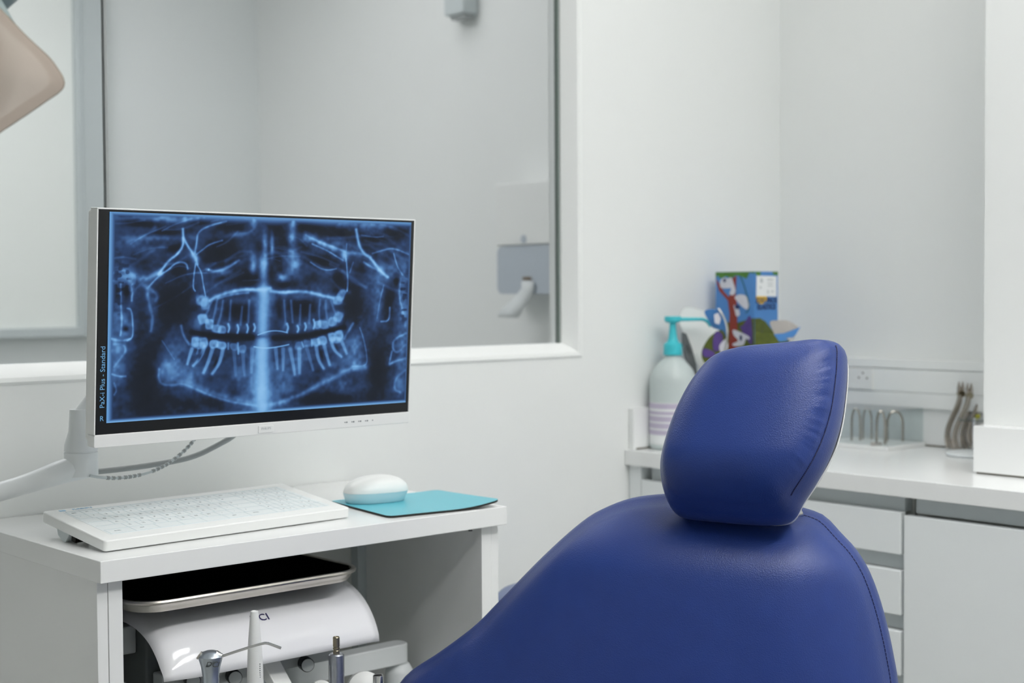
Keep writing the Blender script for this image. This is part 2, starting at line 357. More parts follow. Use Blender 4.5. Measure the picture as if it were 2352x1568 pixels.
# double socket in the trunking
sx = XR - .0262
so = thing('wall_socket', (sx, 2.02, H - .205), 'white double socket plate set in the cable trunking', 'socket')
zc = H - .2045
y_r = at_x(2006, 870, sx).y
obj('socket_plate', MB().box(sx - .004, sx, y_r, y_r + .146, H - .2285, H - .1805), M['plastic'], so, bevel=.001)
pins = [(1972.7, 866.9), (1991.4, 868.2), (1982, 856.2)]
for dy in (0, .072):
    for (px, py) in pins:
        p = at_x(px, py, sx - .004); obj('socket_hole', MB().lathe([(.0022, -.001), (.0022, .0004)], aim((sx - .004, p.y + dy, p.z), (-1, 0, 0)), 12), M['gap'], so)

# ---------------------------------------------------------------- things on the worktop
# pump bottle
bc = at_z(1546, 1030, CT); bc = Vector((2.385, 2.385 * bc.y / bc.x, CT))
bo = thing('pump_bottle', bc, 'frosted pump bottle with turquoise pump and lilac striped label', 'bottle')
T = Matrix.Translation(bc)
obj('bottle_body', MB().lathe([(.0, .0), (.046, 0), (.051, .004), (.051, .148), (.049, .160), (.043, .174), (.032, .187), (.020, .198), (.015, .205)], T, 48), M['bottle'], bo, smooth=True)
lb = MB(); seg = 40
for k in range(seg): pass
lb.lathe([(.0514, .012), (.0514, .103)], T, 48); lb.f = [f for f in lb.f if len(f) == 4]; lb.m = [0] * len(lb.f)
lab = obj('bottle_label', lb, M['label'], bo, smooth=True)
for k, (za, zb) in enumerate([(.090, .101), (.077, .084), (.062, .073), (.047, .058), (.033, .043)]):
    st = MB().lathe([(.0517, za), (.0517, zb)], T, 48); st.f = [f for f in st.f if len(f) == 4]; st.m = [0] * len(st.f)
    obj('label_stripe', st, M['lilac'], lab, smooth=True)
pu = MB().lathe([(.0205, .205), (.0205, .225), (.0195, .229), (.013, .233), (.010, .240), (.0075, .262), (.0072, .281)], T, 28)
obj('pump_collar', pu, M['cyan'], bo, smooth=True)
dx = Vector(RX).copy(); dx.z = 0; dx.normalize()
sp = MB().lathe([(.0, .289), (.0175, .289), (.0185, .285), (.0185, .280), (.015, .276), (.006, .274), (0, .274)], T, 28)
p0 = bc + Vector((0, 0, .2825))
sp.tube([p0 + dx * .01, p0 + dx * .05, p0 + dx * .068, p0 + dx * .077 - Vector((0, 0, .006)), p0 + dx * .083 - Vector((0, 0, .016))], [.0045, .0038, .0036, .0036, .0032], 12, smooth=2)
obj('pump_nozzle', sp, M['cyan'], bo, smooth=True)

# intraoral photo mirror standing in a clear holder behind the bottle
def cam_plane(px, py, depth):      # a vertical plane facing the room, through a point
    d = ray(px, py); k = depth / (d[0] * FX[0] + d[1] * FX[1]); p = d * k; return Vector((p[0], p[1], p[2] + H))
fdir = Vector((FX[0], FX[1], 0)).normalized(); rdir = Vector((fdir.y, -fdir.x, 0))
DM = 3.24
def mpt(px, py, dd=0): return cam_plane(px, py, DM + dd)
mo = cam_plane(1600, 1010, DM); mo.z = CT
mi = thing('mouth_mirror', mo, 'flat mouth mirror with dark grey grip leaning behind the pump bottle', 'dental mirror')
def plate(pts, thick, depth, mb=None):
    mb = mb or MB(); n = len(pts); A = [cam_plane(p[0], p[1], depth) for p in pts]; B = [a + fdir * thick for a in A]
    return mb.add(A + B, [tuple(range(n)), tuple(range(n, 2 * n))[::-1]] + [(i, (i + 1) % n, n + (i + 1) % n, n + i) for i in range(n)])
out = [tuple(p) for p in catmull([(1566, 712), (1580, 705), (1612, 712), (1650, 722), (1668, 742), (1662, 770), (1640, 800), (1622, 850), (1600, 835), (1585, 800), (1568, 762), (1560, 735)], 60)]
obj('mirror_plate', plate(out, .003, DM), M['wall'], mi)
obj('plate_rim', MB().tube([cam_plane(*p, DM + .001) for p in out] + [cam_plane(*out[0], DM + .001)], .0008, 6), M['card_grey'], mi, smooth=True)
gr = plate([(1566, 762), (1577, 766), (1590, 800), (1600, 838), (1606, 905), (1596, 905), (1587, 850), (1573, 822), (1567, 790)], .010, DM - .012)
obj('grip', gr, M['grip_grey'], mi, bevel=.002)
obj('grip_slot', plate([(tuple(p)[0], tuple(p)[1]) for p in catmull([(1578, 790), (1584, 800), (1588, 813), (1583, 809), (1578, 799)], 16)], .002, DM - .0145), M['dark_plastic'], mi)
obj('stem', MB().tube([cam_plane(1598, 880, DM - .008), Vector((cam_plane(1602, 960, DM - .008).x, cam_plane(1602, 960, DM - .008).y, CT + .0005))], .004, 10), M['satin'], mi, smooth=True)
obj('mirror_holder', plate([(1590, 815), (1602, 812), (1607, 850), (1612, 1022), (1598, 1022), (1596, 850)], .004, DM - .026), M['acrylic'], mi)

# printed cardboard dispenser box
X0, Yn, Yf, X1 = 2.55, 2.068, 2.180, 2.633
zb1 = at_x(1733, 623, X0).z
ex = thing('cardboard_box', ((X0 + X1) / 2, (Yn + Yf) / 2, CT), 'tall blue elastics box with jungle print and torn-open flaps, in the corner', 'box')
def jungle():
    m = bpy.data.materials.new('jungle_print_blue'); m.use_nodes = True; nt = m.node_tree; b = nt.nodes['Principled BSDF']
    b.inputs['Roughness'].default_value = .35
    tc = nt.nodes.new('ShaderNodeTexCoord'); n = nt.nodes.new('ShaderNodeTexNoise'); n.inputs['Scale'].default_value = 9
    r = nt.nodes.new('ShaderNodeValToRGB'); r.color_ramp.elements[0].color = (0.055, 0.20, 0.52, 1); r.color_ramp.elements[1].color = (0.08, 0.26, 0.60, 1)
    nt.links.new(tc.outputs['Object'], n.inputs['Vector']); nt.links.new(n.outputs['Fac'], r.inputs[0]); nt.links.new(r.outputs[0], b.inputs['Base Color'])
    return m
M['jungle'] = jungle()
M['green'] = mat('leaf_green_print', (0.07, 0.20, 0.03), .45, noise=.3, nscale=40); M['dkgreen'] = mat('vine_green_print', (0.01, 0.10, 0.06), .45, noise=.1)
M['olive'] = mat('olive_print', (0.085, 0.11, 0.012), .45, noise=.4, nscale=60); M['red'] = mat('red_brown_print', (0.26, 0.035, 0.022), .45, noise=.12, nscale=30)
M['purple'] = mat('purple_print', (0.085, 0.045, 0.22), .45, noise=.2, nscale=50); M['whiteprint'] = mat('white_print', (0.62, 0.62, 0.68), .45, noise=.08, nscale=60)
M['yellowprint'] = mat('yellow_print', (0.75, 0.46, 0.02), .45, noise=.05)
obj('box_body', MB().box(X0, X1, Yn, Yf, CT + .0005, zb1), M['jungle'], ex, bevel=.001)
art = {}
def on_face(face, pts, e):
    out_ = []
    for px, py in pts:
        p = at_x(px, py, X0) if face == 'x' else at_y(px, py, Yn)
        if face == 'x': p.x = X0 - e; p.y = min(max(p.y, Yn + .0003), Yf - .0003)
        else: p.y = Yn - e; p.x = min(max(p.x, X0 + .0003), X1 - .0003)
        p.z = min(p.z, zb1 - .0003); out_.append(p)
    return out_
def paint(key, face, pts, e, curve=True):
    if curve and len(pts) > 3: pts = [tuple(p) for p in catmull(pts, 40)]
    P = on_face(face, pts, e); n = len(P)
    obj('printed_shape', MB().add(P, [tuple(range(n))]), M[key], ex, recalc=False)
# camera-left face (x): pixels 1642..1733 ; right face (y): 1733..1788
paint('green', 'x', [(1640, 620), (1700, 618), (1733, 620), (1733, 628), (1722, 626), (1715, 640), (1700, 634), (1690, 632), (1680, 640), (1668, 634), (1655, 640), (1648, 632), (1640, 640)], .0003, False)
paint('red', 'x', [(1642, 640), (1652, 668), (1672, 690), (1676, 720), (1674, 800), (1690, 830), (1700, 830), (1695, 790), (1693, 700), (1690, 676), (1692, 632), (1682, 640), (1680, 668), (1674, 682), (1662, 668), (1652, 650)], .0005, False)
for c in [((1655, 645), (1664, 637), (1672, 640), (1680, 637), (1686, 652), (1690, 668), (1684, 678), (1676, 674), (1680, 662), (1668, 662), (1656, 660))]:
    paint('whiteprint', 'x', list(c), .0008)
paint('whiteprint', 'x', [(1688, 682), (1700, 676), (1714, 680), (1722, 700), (1716, 710), (1705, 704), (1694, 692)], .0008)
paint('whiteprint', 'x', [(1686, 700), (1696, 708), (1700, 722), (1692, 726), (1688, 712)], .0008)
paint('ink', 'x', [(1688, 702), (1696, 700), (1700, 706), (1692, 710)], .0011)
paint('ink', 'x', [(1662, 641), (1667, 640), (1668, 646), (1663, 648)], .0011)
obj('printed_vine', MB().tube(on_face('x', [(1700, 632), (1710, 655), (1722, 700), (1718, 716), (1712, 718)], .0008), .0008, 6, smooth=2), M['dkgreen'], ex)
paint('olive', 'x', [(1642, 745), (1660, 738), (1690, 742), (1712, 735), (1733, 730), (1733, 830), (1642, 830)], .0003, False)
paint('purple', 'x', [(1716, 732), (1722, 724), (1727, 740), (1728, 790), (1716, 780), (1700, 750), (1706, 748)], .0006)
paint('purple', 'x', [(1642, 740), (1650, 770), (1655, 800), (1645, 820), (1642, 780)], .0006)
paint('whiteprint', 'x', [(1684, 757), (1700, 762), (1720, 772), (1722, 780), (1714, 778), (1708, 792), (1690, 795), (1682, 790), (1696, 782), (1686, 770)], .0008)
paint('ink', 'x', [(1700, 770), (1705, 772), (1704, 782), (1700, 780)], .0011)
paint('green', 'y', [(1733, 621), (1747, 621), (1747, 632), (1740, 634), (1736, 630)], .0004, False)
paint('green', 'y', [(1774, 622), (1787, 622), (1787, 632), (1776, 631)], .0004, False)
paint('olive', 'y', [(1733, 731), (1745, 730), (1758, 738), (1775, 760), (1788, 762), (1788, 840), (1733, 840)], .0004, False)
paint('purple', 'y', [(1738, 760), (1744, 770), (1750, 760), (1752, 780), (1745, 800), (1738, 780)], .0008)
stk = MB().add(on_face('y', [(1737, 633), (1783, 634), (1783, 681), (1736, 680)], .0010), [(0, 1, 2, 3)])
stc = obj('price_sticker', stk, M['label'], ex, label='white sticker with small grey print', recalc=False)
sk = MB()
for (px, py, w, h_) in [(1748, 644, 6, 10), (1746, 660, 4, 5), (1768, 642, 14, 3), (1768, 650, 12, 2), (1768, 656, 12, 2), (1763, 670, 3, 8), (1773, 669, 6, 3)]:
    sk.add(on_face('y', [(px - w / 2, py - h_ / 2), (px + w / 2, py - h_ / 2), (px + w / 2, py + h_ / 2), (px - w / 2, py + h_ / 2)], .0013), [(0, 1, 2, 3)])
obj('sticker_print', sk, M['paleink'], stc, recalc=False)
yl = MB().add(on_face('y', [tuple(p) for p in catmull([(1736, 681), (1760, 681), (1758, 692), (1750, 698), (1741, 695)], 24)], .0009), [tuple(range(24))])
obj('yellow_spot', yl, M['yellowprint'], ex, recalc=False)
tx = MB(); pm = at_y(1759.5, 690, Yn); sc_ = (at_y(1784, 690, Yn).x - at_y(1735, 690, Yn).x)
tx.text('ZOO PACK', .0150, upright((pm.x, Yn - .0014, pm.z), (0, -1, 0)), .0002, bold=.0004); pm = at_y(1759.5, 705, Yn)
tx.text('ELASTICS', .0155, upright((pm.x, Yn - .0014, pm.z), (0, -1, 0)), .0002, bold=.0004)
obj('box_lettering', tx, M['ink'], ex)
# flaps
def curl(pts_a, pts_b, key, n=14):       # ruled strip between two curves given as 3D points
    A = [Vector(p) for p in pts_a]; B = [Vector(p) for p in pts_b]; m = len(A)
    mb = MB(); vs = []; th = Vector((0, 0, .0006))
    for i in range(m):
        for j in range(n + 1): vs.append(A[i].lerp(B[i], j / n))
    return mb.add(vs, [(i * (n + 1) + j, i * (n + 1) + j + 1, (i + 1) * (n + 1) + j + 1, (i + 1) * (n + 1) + j) for i in range(m - 1) for j in range(n)])
def solid(o, t):
    md = o.modifiers.new('solid', 'SOLIDIFY'); md.thickness = t; md.offset = 0; return o
def fpt(px, py, dd): return cam_plane(px, py, dd)
D0 = 3.20
oa = [fpt(1613, 713, D0 - .02), fpt(1632, 708, D0 - .03), fpt(1648, 708, D0 - .035), fpt(1660, 722, D0 - .04), fpt(1668, 745, D0 - .04), fpt(1672, 765, D0 - .035)]
ob = [fpt(1616, 790, D0), fpt(1630, 780, D0 - .01), fpt(1642, 775, D0 - .02), fpt(1654, 770, D0 - .03), fpt(1664, 768, D0 - .035), fpt(1671, 770, D0 - .035)]
oa2 = [fpt(1613, 713, D0 - .02), fpt(1622, 724, D0 - .03), fpt(1630, 740, D0 - .032), fpt(1640, 752, D0 - .03)]
f1 = MB(); n = 7
cols = [[(1613, 713), (1630, 708), (1650, 709), (1663, 728), (1668, 745), (1671, 770)], [(1622, 728), (1636, 722), (1650, 724), (1660, 738), (1666, 752), (1670, 772)], [(1630, 742), (1642, 740), (1652, 742), (1660, 750), (1664, 760), (1669, 775)], [(1634, 752), (1645, 756), (1653, 758), (1659, 764), (1663, 770), (1667, 780)]]
vs = []
for i, row in enumerate(cols):
    for j, (px, py) in enumerate(row): vs.append(fpt(px, py, D0 - .03 - .012 * math.sin(j / 5 * PI) + .004 * i))
f1.add(vs, [(i * 6 + j, i * 6 + j + 1, (i + 1) * 6 + j + 1, (i + 1) * 6 + j) for i in range(3) for j in range(5)])
fl = solid(obj('torn_flap', f1, M['jungle'], ex, smooth=True, label='curled blue flap with white animal shape'), .0008); fl.modifiers.new('s', 'SUBSURF').render_levels = 2
fa = MB(); fa.add([fpt(*p, D0 - .0475) for p in [(1640, 722), (1650, 718), (1656, 732), (1652, 745), (1642, 742)]], [(0, 1, 2, 3, 4)])
obj('printed_shape', fa, M['whiteprint'], ex, recalc=False)
obj('flap_edge', MB().tube([fpt(1650, 708, D0 - .046), fpt(1663, 728, D0 - .05), fpt(1670, 750, D0 - .052), fpt(1671, 775, D0 - .052), fpt(1664, 810, D0 - .05)], .0022, 8, smooth=2), M['chrome'], ex, smooth=True, label='shiny cut edge of the flap')
low = MB()
out = [tuple(p) for p in catmull([(1616, 830), (1612, 806), (1625, 780), (1642, 764), (1662, 760), (1672, 800), (1675, 840), (1640, 842)], 30)]
lo = plate(out, .001, D0 - .034); obj('lower_flap', lo, M['olive'], ex)
pf = plate([tuple(p) for p in catmull([(1645, 760), (1660, 770), (1656, 800), (1640, 805), (1638, 780)], 20)], .0006, D0 - .0365); obj('printed_shape', pf, M['purple'], ex)
pf = plate([tuple(p) for p in catmull([(1652, 795), (1668, 778), (1672, 798), (1660, 815)], 20)], .0006, D0 - .037); obj('printed_shape', pf, M['whiteprint'], ex)
pf = plate([tuple(p) for p in catmull([(1616, 800), (1640, 808), (1640, 820), (1616, 818)], 20)], .0006, D0 - .037); obj('printed_shape', pf, M['purple'], ex)
# right-hand open flap: grey inside with blue rim
rf = MB()
rows = [[(1765, 735), (1788, 735), (1808, 733), (1826, 744), (1838, 752)], [(1768, 748), (1788, 748), (1806, 746), (1820, 754), (1832, 763)], [(1775, 760), (1788, 762), (1802, 762), (1814, 766), (1826, 773)], [(1780, 772), (1790, 775), (1800, 776), (1810, 780), (1820, 785)]]
vs = []
for i, row in enumerate(rows):
    for j, (px, py) in enumerate(row): vs.append(fpt(px, py, D0 + .03 - .012 * i - .006 * j))
rf.add(vs, [(i * 5 + j, i * 5 + j + 1, (i + 1) * 5 + j + 1, (i + 1) * 5 + j) for i in range(3) for j in range(4)])
o_ = solid(obj('open_flap', rf, M['card_grey'], ex, smooth=True, label='grey inside of the opened flap'), .0008); o_.modifiers.new('s', 'SUBSURF').render_levels = 2
rb = MB().add([fpt(*p, D0 - .02) for p in [(1778, 767), (1800, 765), (1822, 757), (1839, 750), (1828, 768), (1800, 792), (1775, 800)]], [(0, 1, 2, 3, 4, 5, 6)])
solid(obj('flap_rim', rb, M['jungle'], ex, recalc=False), .0008)
rb = MB().add([fpt(*p, D0 - .022) for p in [(1735, 760), (1776, 766), (1790, 785), (1815, 782), (1800, 800), (1770, 850), (1735, 850)]], [(0, 1, 2, 3, 4, 5, 6)])
solid(obj('flap_rim', rb, M['olive'], ex, recalc=False), .0008)

# clear acrylic case with bent wire retractors
ax0, ax1, ay0, ay1 = 2.664, 2.808, 1.800, 1.99
ac = thing('acrylic_case', ((ax0 + ax1) / 2, (ay0 + ay1) / 2, CT), 'clear acrylic case on a white base holding bent wire pieces', 'display case')
obj('case_base', MB().box(ax0, ax1, ay0, ay1, CT + .0003, CT + .009), M['plastic'], ac, bevel=.001)
cs = MB(); t_ = .002; za, zb_ = CT + .0092, CT + .083
cs.box(ax0 + .003, ax0 + .003 + t_, ay0 + .003, ay1 - .003, za, zb_); cs.box(ax1 - .003 - t_, ax1 - .003, ay0 + .003, ay1 - .003, za, zb_)
cs.box(ax0 + .003 + t_, ax1 - .003 - t_, ay0 + .003, ay0 + .003 + t_, za, zb_); cs.box(ax0 + .003 + t_, ax1 - .003 - t_, ay1 - .003 - t_, ay1 - .003, za, zb_); cs.box(ax0 + .003, ax1 - .003, ay0 + .003, ay1 - .003, zb_, zb_ + t_)
obj('case_lid', cs, M['acrylic'], ac)
def arch(cx, cy_, w, hh, r, seedy, label):
    mb = MB(); z = CT + .0095
    pts = []
    for k in range(11):
        a = PI * k / 10; pts.append(Vector((cx, cy_, z)) + rdir * (-w / 2 * math.cos(a)) + Vector((0, 0, hh * (0.55 + .45 * math.sin(a)))))
    pts = [Vector((cx, cy_, z)) - rdir * (w / 2)] + pts + [Vector((cx, cy_, z)) + rdir * (w / 2)]
    mb.tube(pts, r, 8, smooth=1)
    o = obj('wire_retractor', mb, M['plier'], None, smooth=True); setp(o, label, 'dental instrument', 'bent wire pieces in the acrylic case'); return o
def on_case(px, py): p = at_z(px, py, CT + .0095); return p
def arch_px(xa, xb, yb_, ytop, label, r=.0017):
    a = on_case(xa, yb_); b = on_case(xb, yb_); m = (a + b) / 2; w = (b - a).length; dpt = m.x * fdir.x + m.y * fdir.y
    top = cam_plane((xa + xb) / 2, ytop, dpt).z; arch(m.x, m.y, w, top - CT - .0095, r * 1.3, 0, label)
arch_px(2013, 2033, 1020, 944, 'bent wire piece nearest the front corner of the acrylic case', .0022)
arch_px(2037, 2074, 1013, 944, 'widest bent wire piece at the right inside the acrylic case', .0022)
arch_px(1956, 1976, 1011, 938, 'bent wire piece at the left inside the acrylic case', .0018)
arch_px(1982, 2002, 1008, 937, 'bent wire piece in the middle of the acrylic case', .0016)
nm = obj('name_plate', MB().box(-.012, .012, -.001, .001, 0, .007, Matrix.Translation(on_case(2024, 1023) + Vector((-.004, .010, 0))) @ Matrix.Rotation(math.atan2(rdir.y, rdir.x), 4, 'Z')), M['card_grey'], None)
setp(nm, 'tiny dark metal plate lying in the acrylic case under the wire', 'name plate')

# plier rack and pliers
PD = 3.115
rp = at_z(2238, 1046, CT)
rk = thing('plier_rack', (rp.x, rp.y, CT), 'round clear plier stand with a white foot beside the white box', 'instrument stand')
Tr = Matrix.Translation((rp.x, rp.y, CT))
obj('foot', MB().lathe([(0, .0004), (.055, .0004), (.058, .003), (.057, .007), (.045, .009), (0, .010)], Tr, 48), M['plastic_cool'], rk, smooth=True)
obj('post', MB().lathe([(.004, .0095), (.004, .078)], Tr, 16), M['chrome'], rk, smooth=True)
obj('holder_ring', MB().lathe([(.030, .072), (.034, .072), (.034, .078), (.030, .078), (.030, .072)], Tr, 40), M['acrylic'], rk, smooth=True)
def plier(label, px, py, s=1.0, lean=0.0, dd=0.0, tip='straight'):
    o = cam_plane(px, py, PD + dd); e = thing('pliers', o, label, 'pliers', 'pliers hanging on the stand')
    def L(a, h_, c=0): return o + rdir * (a * s + h_ * lean) + Vector((0, 0, h_ * s)) - fdir * c
    def handle(pts, c0): return MB().tube([L(a, h_, c0) for a, h_ in pts], [.0042, .0042, .0036, .0034, .0034, .0038][:len(pts)], 10, smooth=2)
    obj('handle', handle([(-.001, -.002), (-.006, -.024), (-.022, -.056), (-.034, -.086), (-.036, -.112), (-.030, -.134)], .003), M['plier'], e, smooth=True)
    obj('handle', handle([(.004, -.002), (.002, -.024), (-.012, -.056), (-.024, -.086), (-.026, -.112), (-.016, -.137)], -.004), M['plier'], e, smooth=True)
    obj('joint', MB().lathe([(0, -.006), (.0075, -.006), (.008, 0), (.0075, .006), (0, .006)], aim(L(.002, 0), -fdir), 20), M['gold'], e, smooth=True)
    if tip == 'straight':
        for q in (-1, 1): obj('beak', MB().tube([L(.002 + q * .003, .002), L(.002 + q * .005, .014), L(.002 + q * .0045, .030)], [.005, .0042, .0012], 10, smooth=1), M['plier'], e, smooth=True)
    else:
        obj('beak', MB().tube([L(.002, .002), L(.002, .014), L(.004, .026), L(.010, .031), L(.015, .026)], [.005, .004, .003, .0025, .0015], 10, smooth=1), M['plier'], e, smooth=True)
    return e
plier('leftmost pliers on the stand with two long pointed beaks', 2205, 904, .86)
plier('second pliers from the left on the stand with a bright polished handle', 2224, 908, .86, .02, -.03)
plier('third pliers from the left on the stand with short blunt beaks', 2239, 906, .86, .0, .02)
p4 = plier('rightmost pliers on the stand with a hooked beak, half behind the wall column', 2252, 902, .86, -.03, .0, 'hook')
bn = MB()
for q in (0, .012): bn.lathe([(.0045, -.003), (.0045, .003)], aim(cam_plane(2240 + q * 500, 963 - q * 600, PD - .012), (-.3, 0, 1)), 14)
obj('marking_band', bn, M['yellow'], p4, label='yellow marking bands')

# white box in front of the column
fx = 2.457
wbx = thing('white_box', (2.48, 1.3, CT), 'low white box at the right end of the worktop against the column', 'box')
obj('box_tray', MB().box(fx + .0015, 2.503, 1.12, 1.4705, CT + .0025, CT + .0795), M['laminate'], wbx, bevel=.001)
obj('box_lid', MB().box(fx, 2.5035, 1.12, 1.4715, CT + .080, CT + .0895), M['laminate'], wbx, bevel=.001)
obj('front_panel', MB().box(fx - .0015, fx + .0013, 1.12, 1.4715, CT + .0035, CT + .0895), M['laminate'], wbx, bevel=.0006)
obj('foot_strip', MB().box(fx + .001, 2.50, 1.125, 1.466, CT + .0002, CT + .0034), M['gap'], wbx)

# ---------------------------------------------------------------- desk
DZ = CT
dk = thing('desk', (1.2, 1.99, 0), 'white open-fronted desk cabinet below the monitor', 'desk')
obj('tabletop', MB().box(.850, 1.552, 1.766, 2.213, DZ - .0295, DZ), M['laminate'], dk, bevel=.0012)
obj('side_panel', MB().box(.8535, .8687, 1.785, 2.20, 0.0005, DZ - .030), M['laminate'], dk, bevel=.0008)
obj('side_panel', MB().box(.8693, .8894, 1.784, 2.119, 0.0005, DZ - .030), M['laminate'], dk, bevel=.0008)
obj('side_panel', MB().box(1.5130, 1.5337, 1.784, 2.119, 0.0005, DZ - .030), M['laminate'], dk, bevel=.0008)
obj('side_panel', MB().box(1.5343, 1.549, 1.785, 2.20, 0.0005, DZ - .030), M['laminate'], dk, bevel=.0008)
obj('back_panel', MB().box(.8687, 1.5343, 2.120, 2.136, 0.0005, DZ - .030), M['inner'], dk)  # white laminate; the shade inside the cabinet is put into its grey
obj('corner_batten', MB().box(1.495, 1.5125, 2.1000, 2.1195, 0.0005, DZ - .030), M['lightgrey'], dk)
obj('hinge_bolt', MB().lathe([(.0035, 0), (.0035, .008)], Matrix.Translation(Vector((1.503, 1.80, DZ - .0385))), 12), M['dark_plastic'], dk)

# keyboard
k0 = Vector((.882, 1.820, DZ)); kx = Vector((.411, .020, 0)).normalized(); ky0 = Vector((-kx.y, kx.x, 0)); tl = math.radians(6.8)
ky = ky0 * math.cos(tl) + Vector((0, 0, math.sin(tl))); kz = kx.cross(ky)
KW, KD, KT = .414, .180, .0155
kb = thing('keyboard', k0 + kx * KW / 2 + ky0 * .08, 'white flat wipe-clean keyboard propped up on the desk', 'keyboard')
TK = frame(k0 + Vector((0, 0, .0012)), kx, ky, kz)
def rrect(x0, x1, y0, y1, r, n=6):
    p = []
    for cx, cy_, a0 in ((x1 - r, y1 - r, 0), (x0 + r, y1 - r, 90), (x0 + r, y0 + r, 180), (x1 - r, y0 + r, 270)):
        for k in range(n + 1): a = math.radians(a0 + 90 * k / n); p.append((cx + r * math.cos(a), cy_ + r * math.sin(a)))
    return p
obj('keyboard_body', MB().prism(rrect(0, KW, 0, KD, .006), KT, TK), M['plastic'], kb, bevel=.0022)
kf = obj('key_field', MB().prism(rrect(.022, KW - .02, .024, KD - .018, .004), .0003, TK @ Matrix.Translation((0, 0, KT))), M['keyfield'], kb)
lines = MB(); rows_ = 6; x0, x1, y0, y1 = .025, KW - .023, .026, KD - .021
rh = (y1 - y0) / rows_
def ln(xa, ya, xb, yb):
    w = .00018; lines.box(min(xa, xb) - w, max(xa, xb) + w, min(ya, yb) - w, max(ya, yb) + w, KT + .0003, KT + .0006, TK)
rng = random.Random(3)
mainw = .265
letters = ['ESC F1 F2 F3 F4 F5 F6 F7 F8 F9 F10 F11 F12'.split(), list('`1234567890-='), list('QWERTYUIOP[]'), list("ASDFGHJKL;'"), list('ZXCVBNM,./'), ['CTRL', 'ALT', '', '', '', 'ALT', 'CTRL']]
for r in range(rows_):
    ya = y1 - (r + 1) * rh; ln(x0, ya, x1, ya)
    L = letters[r]; off = [0, 0, .024, .030, .038, 0][r]; n = len(L); kw = (mainw - off) / (n + (0.6 if 0 < r < 5 else 0))
    for k, c in enumerate(L):
        xx = x0 + off + k * kw; ln(xx, ya, xx, ya + rh)
        if c: lines.mi = 1; lines.text(c, .0062 if len(c) == 1 else .0042, TK @ Matrix.Translation((xx + kw * .4, ya + rh * .55, KT + .0007)), .0001); lines.mi = 0
    for k in range(8):
        xx = x0 + mainw + .008 + k * .0125; ln(xx, ya, xx, ya + rh)
        if (k + r) % 3 != 2 and xx < x1 - .008: lines.mi = 1; lines.text(rng.choice('789456123'), .005, TK @ Matrix.Translation((xx + .006, ya + rh * .5, KT + .0007)), .0001); lines.mi = 0
ln(x0, y1, x1, y1)
obj('key_print', lines, [M['keyline'], M['legend_grey']], kf)
lg = MB(); lg.box(.0215, .0255, KD - .0135, KD - .0075, KT, KT + .0004, TK); lg.box(.0265, .0305, KD - .0135, KD - .0075, KT, KT + .0004, TK)
lg.text('PUREKEYS', .0068, TK @ Matrix.Translation((.057, KD - .0105, KT + .0002)), .0002)
obj('maker_mark', lg, M['blueink'], kb, label='light blue maker mark')
for xx in (.003, KW - .022):
    ft = MB(); ft.prism([(.104, -.0005), (.140, -.0005), (.136, -.009), (.122, -.0150), (.114, -.0145)], .018, frame(TK.translation, ky, kz, kx) @ Matrix.Translation((0, 0, xx)))
    obj('fold_out_foot', ft, M['lightgrey'], kb, bevel=.001)
obj('rubber_pad', MB().box(.008, .028, .094, .106, -.0110, -.0005, TK), M['rubber'], kb)

# mouse pad and mouse
A = at_z(893, 1186, DZ + .003); B = at_z(1150, 1160, DZ + .003); Cc = at_z(962, 1126, DZ + .003)
ux_ = (B - A); ux_.z = 0; pw = ux_.length; ux_.normalize(); uy_ = Vector((-ux_.y, ux_.x, 0)); pdp = .205
pp = MB(); nx, ny = 28, 18; top = []; bot = []
rr = .012
base_pts = []
def uneven(n, L): c = [0, .15 * rr, .4 * rr, .7 * rr, rr]; m = n - 8; return c + [rr + (L - 2 * rr) * k / m for k in range(1, m)] + [L - q for q in c[::-1]]
gs, gt = uneven(nx, pw), uneven(ny, pdp)
def round_corner(s, t):
    cs = rr if s < rr else (pw - rr if s > pw - rr else None); cu = rr if t < rr else (pdp - rr if t > pdp - rr else None)
    if cs is None or cu is None: return s, t
    dx_, dy_ = s - cs, t - cu; m2 = math.hypot(dx_, dy_)
    if m2 < 1e-9: return s, t
    k = max(abs(dx_), abs(dy_)) / m2; return cs + dx_ * k, cu + dy_ * k
for j in range(ny + 1):
    for i in range(nx + 1):
        s, t = round_corner(gs[i], gt[j])
        lift = .0095 * max(0, (s / pw - .55) / .45) ** 2 * (0.35 + .65 * (1 - t / pdp)) ** 1.5
        q = A + ux_ * s + uy_ * t; base_pts.append(Vector((q.x, q.y, DZ + .0004 + lift)))
N1 = len(base_pts)
idx = lambda i, j, k: k * N1 + j * (nx + 1) + i
tops = [p + Vector((0, 0, .0032)) for p in base_pts]
fs_top = [(idx(i, j, 1), idx(i + 1, j, 1), idx(i + 1, j + 1, 1), idx(i, j + 1, 1)) for j in range(ny) for i in range(nx)]
fs_bot = [(idx(i, j, 0), idx(i, j + 1, 0), idx(i + 1, j + 1, 0), idx(i + 1, j, 0)) for j in range(ny) for i in range(nx)]
edge = [(i, 0) for i in range(nx)] + [(nx, j) for j in range(ny)] + [(i, ny) for i in range(nx, 0, -1)] + [(0, j) for j in range(ny, 0, -1)]
fs_side = [(idx(*edge[k], 0), idx(*edge[(k + 1) % len(edge)], 0), idx(*edge[(k + 1) % len(edge)], 1), idx(*edge[k], 1)) for k in range(len(edge))]
pp.add(base_pts + tops, fs_bot + fs_side); pp.mi = 1; o0 = len(pp.v); pp.f += fs_top; pp.m += [1] * len(fs_top)
mp = obj('mouse_pad', pp, [M['rubber'], M['pad']], None, smooth=True)
setp(mp, 'turquoise mouse pad with black underside, its right corner curling up', 'mouse pad')
mc = at_z(861, 1150, DZ + .0042)
